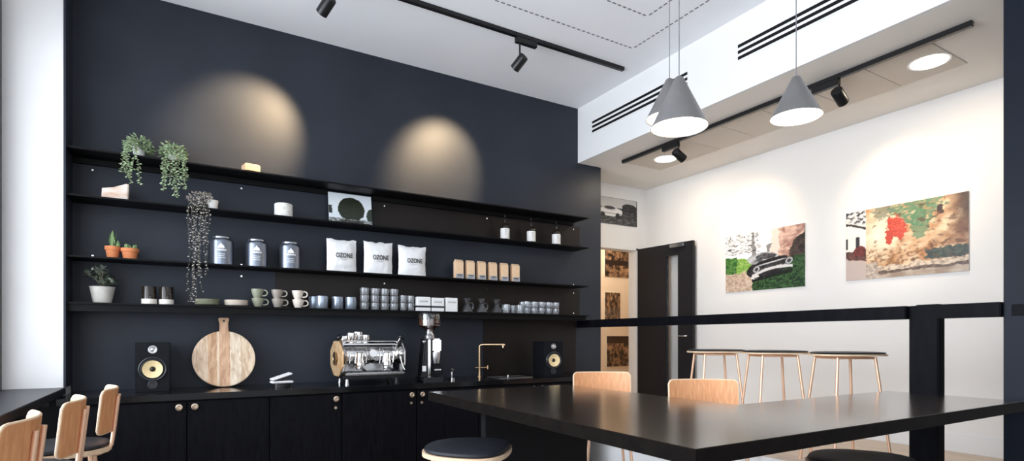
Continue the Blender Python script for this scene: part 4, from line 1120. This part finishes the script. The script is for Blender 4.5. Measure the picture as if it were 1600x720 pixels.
def bw_pic(u, v):
    g = 200 if v > .62 else 92
    n = nz(u, v, 20, 8)
    if v <= .62: g = 84+60*n-50*v
    if v > .5 and u > .62 and ell(u, v, .8, .62, .22, .22) < 1: g = 40+40*n
    if .25 < v < .68 and u < .62:
        if ell(u, v, .32, .46, .32, .17) < 1: g = 225
        if ell(u, v, .30, .62, .18, .12) < 1: g = 205
        if ell(u, v, .30, .61, .14, .06) < 1: g = 60
        if ell(u, v, .5, .34, .05, .10) < 1 or ell(u, v, .13, .34, .05, .10) < 1: g = 20
        if abs(v-.40) < .012: g = 90
    if u < .015 or u > .985 or v < .02 or v > .98: g = 30
    g = max(5, min(250, g)); return lin((g, g, g))
def brown(seed):
    def f(u, v):
        n = nz(u, v, 6, seed); n2 = nz(u, v*.5, 26, seed+1)
        c = mixc(lin((40, 28, 24)), lin((190, 150, 116)), .36+.8*n+.8*nz(u*3, v*.7, 9, seed+1)+.4*n2)
        if seed == 11 and .42 < v < .58: c = lin((44, 30, 26))
        if seed == 13 and v < .5 and abs((u*4) % 1-.5) < .22: c = mixc(c, lin((120, 116, 112)), .6)
        if seed == 15 and v > .75: c = lin((70, 50, 38))
        return c
    return f
def on_right(name, label, p0, p1, fn):
    X = Xr-.014; y0, y1 = YX(p1, X), YX(p0, X)
    zt = ZX(p1, {1514: 298, 1258: 348}[p1], X); zb = ZX(p1, {1514: 422.5, 1258: 447}[p1], X)
    return picture(name, label, 'picture', y1-y0, zt-zb, fn, (X, (y0+y1)/2, zb), R(-90), 190, 126, .0135)
on_right('photo_print', 'colour photo print of an old car parked in grass on the white wall', 1134, 1258, car_pic)
on_right('photo_print', 'colour photo print of a peeling ochre wall with a red blotch', 1322, 1514, wall_pic)
Yq = Yd-.0115
x0, x1 = 4.36, XY(995, Yq); zt = ZY(995, 315, Yq); zb = ZY(995, 355, Yq)
picture('photo_print', 'black and white photo print of a car above the doorway', 'picture', x1-x0, zt-zb, bw_pic, ((x0+x1)/2, Yq-.001, zb), 0, 90, 50, .0125)
Yq = 6.588
for k, (p0, p1, q0, q1, sd) in enumerate(((945, 990, 389, 433, 11), (945, 969, 457, 505, 13), (948, 988, 525, 572, 15))):
    x0, x1 = XY(p0, Yq), XY(p1, Yq); pm = (p0+p1)/2; zt, zb = ZY(pm, q0, Yq), ZY(pm, q1, Yq)
    picture('photo_print', ['brown-toned photo print seen through the doorway, highest of three', 'small brown-toned photo print seen through the doorway, middle of three', 'brown-toned photo print seen through the doorway, lowest of three'][k], 'picture', x1-x0, zt-zb, brown(sd), ((x0+x1)/2, Yq-.001, zb), 0, 40, 40, .0125, 'corridor photo prints')
t = thing('added_corridor_lamp', 'unseen round lamp added to light the corridor beyond the doorway', 'ceiling lamp', (5.0, 5.95, LOW))
MB().lathe([(0, 0), (.13, 0), (.13, -.03), (.12, -.04), (0, -.045)], seg=32).build('diffuser', M['glow2'], t)
light('POINT', 'corridor_glow', (0, 0, -.15), 38, (1, .86, .68), t, shadow_soft_size=.1)  # unseen lamp added to give the closed corridor its warm light

# ============================================================ DAYLIGHT
def area(name, loc, rot, sx, sy, e, col):
    o = light('AREA', name, loc, e, col, shape='RECTANGLE', size=sx, size_y=sy); o.rotation_euler = rot; return o
# daylight just outside the left windows, pointing +X
area('daylight_left_far', (Xl-.12, 2.6, 2.0), (0, R(-90), 0), 2.6, 3.8, 310, (.86, .92, 1))
area('daylight_left_near', (Xl-.12, -1.4, 2.0), (0, R(-90), 0), 2.6, 3.4, 130, (.86, .92, 1))
area('daylight_near', (1.9, Ynear-.12, 1.85), (R(90), 0, 0), 4.6, 2.5, 75, (.90, .94, 1))

w = bpy.data.worlds.new('sky'); bpy.context.scene.world = w; w.use_nodes = True
bg = w.node_tree.nodes['Background']
sk_ = w.node_tree.nodes.new('ShaderNodeTexSky'); sk_.sky_type = 'NISHITA'; sk_.sun_disc = False; sk_.sun_elevation = R(40); sk_.air_density = 1; sk_.dust_density = 4
w.node_tree.links.new(sk_.outputs[0], bg.inputs['Color']); bg.inputs['Strength'].default_value = .15

# ============================================================ CAMERA
cam = bpy.data.cameras.new('camera'); co = bpy.data.objects.new('camera', cam); C.objects.link(co)
co.location = (0, 0, H); co.rotation_euler = (R(90), 0, R(-TH))
cam.sensor_width = 36; cam.sensor_fit = 'HORIZONTAL'; cam.lens = F/1600*36; cam.shift_y = (HOR-360)/1600; cam.clip_start = .05
bpy.context.scene.camera = co
vs = bpy.context.scene.view_settings
vs.view_transform = 'Standard'; vs.look = 'None'; vs.gamma = 1; vs.use_curve_mapping = False; vs.exposure = 0.0
